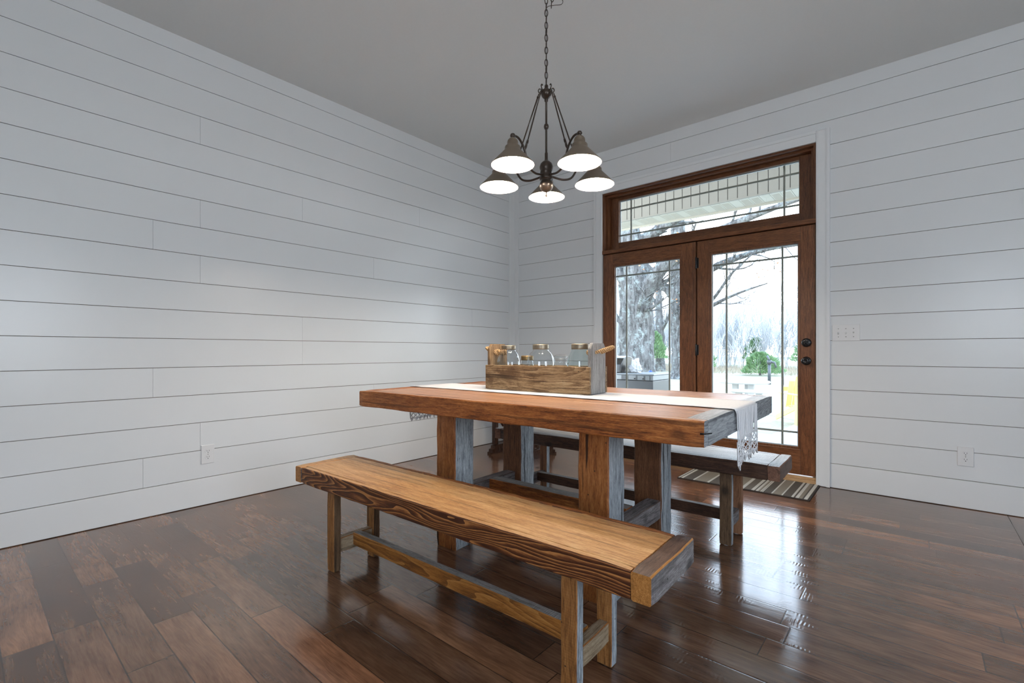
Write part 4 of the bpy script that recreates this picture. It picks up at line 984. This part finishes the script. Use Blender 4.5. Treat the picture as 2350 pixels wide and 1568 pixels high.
# round concrete table and curved benches
M['stone'] = plain('pale_cast_stone', (0.42, 0.41, 0.39), rough=0.85, nscale=8, namp=0.1)
def stone_top(name, label, cat, loc, r, h, th, legs, sx=1.0):
    t = thing(name, label, cat, loc)
    bm = bmesh.new(); lathe(bm, [(0, h-th), (r*0.96, h-th), (r, h-th*0.7), (r, h-th*0.2), (r*0.98, h), (0, h)], (0, 0, 0), 36)
    for v in bm.verts: v.co.y *= sx
    link('tabletop' if cat == 'table' else 'seat', bm, M['stone'], t)
    for lx_, ly_ in legs:
        link('leg', bbox(lx_-0.07, lx_+0.07, ly_-0.05, ly_+0.05, 0, h-th, 0.01), M['stone'], t)
    return t
stone_top('stone_table', 'round pale stone table on the patio beyond the door', 'table', (0.25, 8.75, G+0.025), 0.60, 0.60, 0.06, [(-0.2, 0), (0.2, -0.1), (0.05, 0.2)])
stone_top('stone_bench', 'low pale stone bench in front of the round stone table', 'bench', (0.62, 7.75, G+0.025), 0.42, 0.44, 0.06, [(-0.22, 0), (0.22, 0)], 0.5)
hy = thing('yard_hydrant', 'grey metal yard hydrant standing in front of the green cedar bush', 'hydrant', (-1.05, 17.6, G))
bm = bmesh.new(); tube(bm, [(0, 0, 0), (0, 0, 0.85)], 0.06, 10); link('pipe', bm, M['grey_metal'], hy)
bm = bmesh.new(); tube(bm, [(0, 0, 0.85), (0, 0, 1.0)], 0.09, 10); tube(bm, [(0, 0, 0.95), (0.2, 0, 0.9), (0.25, 0, 0.7)], 0.04, 8); tube(bm, [(0, 0, 1.0), (-0.1, 0.1, 1.18)], 0.04, 8); link('head', bm, M['grey_metal'], hy)
po = thing('garden_post', 'short grey post just right of the yard hydrant', 'post', (-0.55, 17.6, G))
bm = bmesh.new(); tube(bm, [(0, 0, 0), (0, 0, 0.6)], 0.035, 8); link('post', bm, M['grey_metal'], po)

# ------------------------------------------------------------------ trees
def bark(name, a, b, sc=9):
    t = NT(name); g = t.n('ShaderNodeTexCoord').outputs['Object']
    f = t.noise(t.mapping(g, (1, 1, 0.22)), sc, 5, 0.75); f2 = t.noise(g, 3.5, 4, 0.8)
    col = t.ramp(f, [(0.38, a), (0.62, b)])
    col = t.mix(t.ramp(f2, [(0.52, (0, 0, 0)), (0.66, (1, 1, 1))]), col, (0.23, 0.26, 0.25))
    t.bsdf(col, 0.95, 0.1, bump=f, bstr=1.0, bdist=0.05); return t.m
M['bark'] = bark('lichened_oak_bark', (0.045, 0.042, 0.04), (0.16, 0.155, 0.15))
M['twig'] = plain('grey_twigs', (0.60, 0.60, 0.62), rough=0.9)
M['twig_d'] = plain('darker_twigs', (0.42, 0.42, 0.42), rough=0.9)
M['dead'] = plain('dry_orange_leaves', (0.50, 0.23, 0.11), rough=0.8, nscale=3, namp=0.4)
M['cedar'] = plain('cedar_green', (0.17, 0.28, 0.13), rough=0.8, nscale=3, namp=0.5)

def branch(bm, p, d, r, L, depth, rng, n=6, tips=None, spread=0.6, up=0.15, curl=0.22, kids=(2, 4), minr=0.004):
    pts = [p.copy()]; rads = [r]; seg = 5; q = p.copy(); dd = d.normalized()
    for i in range(seg):
        dd = (dd + Vector((rng.uniform(-1, 1), rng.uniform(-1, 1), rng.uniform(-1, 1)))*curl + Vector((0, 0, up*0.4))).normalized()
        q = q + dd*L/seg; pts.append(q.copy()); rads.append(max(minr, r*(1-0.62*(i+1)/seg)))
    tube(bm, pts, rads, n if r > 0.05 else (5 if r > 0.02 else 3), caps=False)
    if depth == 0:
        if tips is not None: tips.append(pts[-1])
        return
    for k in range(rng.randint(*kids)):
        i = rng.randint(1, seg); b = pts[i]
        u, w = frame_of(dd); a = rng.uniform(0, 2*PI)
        nd = (dd + (u*math.cos(a)+w*math.sin(a))*spread*rng.uniform(0.7, 1.4) + Vector((0, 0, up))).normalized()
        branch(bm, b, nd, max(minr, rads[i]*rng.uniform(0.5, 0.75)), L*rng.uniform(0.55, 0.8), depth-1, rng, n, tips, spread, up, curl, kids, minr)

def leafclump(tips, rng, n, size, spread):
    bm = bmesh.new()
    for k in range(n):
        c = rng.choice(tips) + Vector((rng.gauss(0, spread), rng.gauss(0, spread), rng.gauss(0, spread*0.7)))
        a = Vector((rng.uniform(-1, 1), rng.uniform(-1, 1), rng.uniform(-1, 1))).normalized(); u, w = frame_of(a)
        s = size*rng.uniform(0.6, 1.3)
        bm.faces.new([bm.verts.new(c+u*s), bm.verts.new(c+w*s*0.6), bm.verts.new(c-u*s), bm.verts.new(c-w*s*0.6)])
    return bm

def big_tree(name, label, base, trunk, limbs, seed, leaves=0, depth=3, twig=0.012):
    """trunk / limbs: polylines of (x, y, z, r) in world metres; twigs grow off every limb"""
    rng = random.Random(seed); t = thing(name, label, 'tree', base); B = Vector(base)
    bm = bmesh.new()
    pts = smoothpath([Vector(p[:3])-B for p in trunk], 5); rr = smoothpath([Vector((p[3], 0, 0)) for p in trunk], 5); tube(bm, pts, [v.x for v in rr], 18, caps=True)
    for v in bm.verts:
        k = noise.noise(v.co*1.7+Vector((seed, 0, 0))); a = Vector((v.co.x-pts[0].x, v.co.y-pts[0].y, 0))
        if a.length > 0: v.co += a.normalized()*k*0.09
    link('trunk', bm, M['bark'], t)
    tips = []
    bm = bmesh.new()
    for lb in limbs:
        pts = smoothpath([Vector(p[:3])-B for p in lb], 5); rr = [v.x for v in smoothpath([Vector((p[3], 0, 0)) for p in lb], 5)]
        tube(bm, pts, rr, 10, caps=True)
        for i in range(2, len(pts), 2):
            d = (pts[i]-pts[i-1]).normalized(); u, w = frame_of(d); a = rng.uniform(0, 2*PI)
            nd = (d*0.6+(u*math.cos(a)+w*math.sin(a))+Vector((0, 0, 0.2))).normalized()
            branch(bm, pts[i], nd, max(twig, rr[i]*0.38), rng.uniform(0.8, 1.7), depth-1, rng, 5, tips, minr=twig*0.6)
    link('branches', bm, M['bark'], t)
    if leaves and tips: link('dry_leaves', leafclump(tips, rng, leaves, 0.055, 0.25), M['dead'], t)['kind'] = 'stuff'
    return t

big_tree('oak_tree', 'massive lichen-covered oak trunk seen through the left glass leaf', (-4.8, 13.5, G),
         [(-4.78, 13.5, G-0.2, 0.80), (-4.78, 13.5, 0.1, 0.60), (-4.81, 13.5, 1.1, 0.53), (-4.84, 13.5, 2.5, 0.52), (-4.9, 13.5, 3.75, 0.55), (-5.18, 13.5, 5.4, 0.42), (-5.37, 13.5, 6.8, 0.34), (-5.3, 13.5, 9.5, 0.2)],
         [[(-4.7, 13.4, 3.1, 0.36), (-3.95, 13.2, 4.05, 0.28), (-3.35, 13.2, 4.5, 0.24), (-2.46, 13.2, 5.0, 0.19), (-1.27, 13.2, 5.4, 0.14), (-0.18, 13.2, 5.7, 0.10), (1.2, 13.0, 5.9, 0.05)],
          [(-5.2, 13.6, 5.3, 0.26), (-4.39, 13.8, 5.75, 0.20), (-3.33, 13.8, 6.2, 0.16), (-1.8, 13.8, 6.7, 0.1), (-0.2, 13.8, 6.9, 0.05)],
          [(-4.95, 13.5, 3.0, 0.30), (-5.57, 13.5, 4.0, 0.24), (-6.3, 13.5, 5.0, 0.18), (-7.0, 13.6, 6.4, 0.12), (-7.2, 13.8, 8.0, 0.06)],
          [(-4.9, 13.3, 2.2, 0.10), (-4.5, 12.8, 2.9, 0.07), (-4.2, 12.6, 3.4, 0.04)],
          [(-4.7, 13.3, 2.6, 0.10), (-4.1, 13.0, 2.7, 0.07), (-3.6, 12.9, 3.0, 0.04)]], 11, leaves=120)
big_tree('oak_tree', 'second oak trunk flaring at its base, beside the middle stile of the doors', (-5.2, 19.5, G),
         [(-5.15, 19.5, G-0.2, 1.15), (-5.18, 19.5, 0.05, 0.80), (-5.25, 19.5, 0.9, 0.66), (-5.4, 19.5, 2.3, 0.60), (-5.5, 19.5, 4.5, 0.50), (-5.6, 19.5, 6.5, 0.38), (-5.6, 19.5, 10, 0.2)],
         [[(-5.3, 19.2, 2.6, 0.3), (-4.69, 19.0, 4.2, 0.22), (-3.67, 19.0, 5.0, 0.17), (-1.79, 19.0, 5.5, 0.11), (-0.27, 19.0, 5.55, 0.05)],
          [(-5.3, 19.2, 2.0, 0.16), (-4.4, 18.6, 2.7, 0.11), (-3.36, 18.2, 3.2, 0.08), (-2.26, 18.0, 3.6, 0.05), (-1.2, 18.0, 3.9, 0.025)],
          [(-4.4, 18.7, 2.6, 0.10), (-3.3, 18.1, 3.6, 0.07), (-2.6, 18.0, 4.5, 0.05), (-1.56, 18.0, 5.4, 0.03)],
          [(-5.4, 19.5, 3.2, 0.25), (-6.3, 19.4, 4.4, 0.18), (-7.2, 19.3, 5.6, 0.1)]], 12, leaves=160)
big_tree('oak_tree', 'slimmer grey trunk at the left edge of the left glass leaf', (-7.85, 18.0, G),
         [(-7.85, 18.0, G-0.2, 0.42), (-7.85, 18.0, 0.6, 0.30), (-7.85, 18.0, 3.4, 0.25), (-7.94, 18.0, 7.9, 0.15)],
         [[(-7.85, 18.0, 2.2, 0.12), (-8.6, 18.0, 3.4, 0.08), (-9.2, 18.0, 4.9, 0.04)], [(-7.85, 18.0, 3.6, 0.12), (-7.2, 18.2, 5.0, 0.08), (-6.6, 18.2, 6.9, 0.04)]], 13)
big_tree('young_oak', 'thin dark trunk behind the green cedar between the two big oaks', (-9.8, 27.0, G),
         [(-9.8, 27.0, G-0.2, 0.42), (-9.78, 27.0, 0.6, 0.32), (-9.77, 27.0, 2.4, 0.26), (-9.9, 27.0, 5.2, 0.18), (-9.9, 27.0, 9.0, 0.08)],
         [[(-9.8, 27.0, 1.8, 0.14), (-10.8, 27.0, 3.4, 0.1), (-11.4, 27.0, 5.4, 0.05)], [(-9.8, 27.0, 2.2, 0.14), (-8.8, 26.8, 4.0, 0.1), (-8.0, 26.6, 6.4, 0.05)],
          [(-9.9, 27.0, 4.0, 0.12), (-10.6, 27.0, 5.4, 0.08), (-10.8, 27.0, 7.4, 0.04)]], 14, leaves=260, depth=3, twig=0.018)

def cedar(name, label, loc, h, r, seed, n=2600, flat=1.0, low=0.1):
    rng = random.Random(seed); t = thing(name, label, 'bush' if h < 2.2 else 'tree', loc)
    bm = bmesh.new(); tube(bm, [(0, 0, -0.05), (0, 0, h*0.85)], [0.07, 0.02], 8); link('trunk', bm, M['bark'], t)
    bm = bmesh.new()
    for k in range(n):
        z = h*(low+(1-low)*rng.random()); prof = (1-(z/h)**1.7)**0.6 if z > 0.2*h else 0.75+0.25*z/(0.2*h)
        a = rng.uniform(0, 2*PI); rr = r*prof*(0.55+0.45*rng.random()**0.5)*(1+0.22*math.sin(a*3+seed)+0.12*math.sin(z*9))
        c = Vector((rr*math.cos(a), rr*math.sin(a), z))
        d = (Vector((math.cos(a), math.sin(a), 0.9+rng.uniform(-0.3, 0.3)))).normalized(); w = d.cross(Vector((rng.uniform(-1, 1), rng.uniform(-1, 1), rng.uniform(-1, 1)))).normalized()
        L = rng.uniform(0.10, 0.22)*(h**0.3); s = L*0.16
        bm.faces.new([bm.verts.new(c-w*s), bm.verts.new(c+w*s), bm.verts.new(c+d*L)])
    link('foliage', bm, M['cedar'], t); return t
cedar('cedar_bush', 'rounded bright green cedar bush in front of the woods', (-3.13, 25.2, G), 1.25, 0.98, 1, 3600)
cedar('cedar_tree', 'pale green cedar partly hidden by the hinge stile of the right leaf', (-8.3, 30.0, G), 2.6, 1.1, 2, 2200)
cedar('cedar_tree', 'dark green cedar between the two big oak trunks', (-9.7, 25.8, G), 2.6, 0.95, 3, 2400, low=0.35)
cedar('cedar_tree', 'thin green cedar top among the bare woods above the rounded bush', (-6.1, 37.0, G), 2.4, 0.8, 4, 1500, low=0.3)
cedar('cedar_tree', 'small green cedar among the woods left of the grille bar at the knob side', (-2.2, 33.5, G), 2.2, 0.8, 5, 1200, low=0.3)

# bare woodland edge: saplings copied from six built ones
protos = []
for s in range(6):
    rng = random.Random(100+s); h = rng.uniform(3.6, 5.0)
    t = thing('bare_sapling', 'bare grey sapling of the hazy woodland edge behind the field', 'tree', (0, 0, 0), 0, 'bare saplings of the woodland edge')
    bm = bmesh.new()
    for j in range(3):
        branch(bm, Vector((rng.uniform(-0.25, 0.25), rng.uniform(-0.25, 0.25), -0.05)), Vector((rng.uniform(-0.25, 0.25), rng.uniform(-0.25, 0.25), 1)), 0.035, h*0.62*rng.uniform(0.7, 1.1), 3, rng, 4, None, 0.55, 0.25, 0.16, (4, 6), 0.009)
    link('branches', bm, M['twig'] if s % 2 else M['twig_d'], t)
    protos.append(t)
rng = random.Random(77); spots = []
while len(spots) < 64:
    y = rng.uniform(33, 47); u = rng.uniform(0.0, 1.0)
    xa = 3.6+(y+4.256)*(-0.57); xb = 3.6+(y+4.256)*(-0.13)    # strip of field seen through the two leaves, with margin
    p_ = (xa+(xb-xa)*u, y)
    if all((p_[0]-a)**2+(p_[1]-b)**2 > 1.5**2 for a, b in spots): spots.append(p_)
for i, (x, y) in enumerate(spots):
    p = protos[i % 6]
    if i < 6: o = p
    else:
        o = p.copy(); COL.objects.link(o)
        for ch in p.children:
            c = ch.copy(); COL.objects.link(c); c.parent = o
    k = rng.uniform(0.75, 1.15)*(1.0+0.018*(y-33)); o.location = (x, y, G); o.rotation_euler = (0, 0, rng.uniform(0, 6.28)); o.scale = (k, k, k)
# tall dry grass along the edge of the woods
rng = random.Random(9); bm = bmesh.new()
for k in range(5200):
    y = 26+9*rng.random()**0.7; x = 3.6+(y+4.256)*rng.uniform(-0.60, -0.12); h = rng.uniform(0.15, 0.5)*(0.5+0.5*(y-26)/9); a = rng.uniform(0, PI); w = 0.03
    dx, dy = w*math.cos(a), w*math.sin(a); lx_ = rng.uniform(-0.1, 0.1)
    bm.faces.new([bm.verts.new((x-dx, y-dy, G)), bm.verts.new((x+dx, y+dy, G)), bm.verts.new((x+lx_, y, G+h))])
tag(link('dry_grass', bm, plain('straw', (0.32, 0.27, 0.20), rough=0.9)), 'tall straw-coloured grass at the foot of the woods', 'grass', kind='stuff')
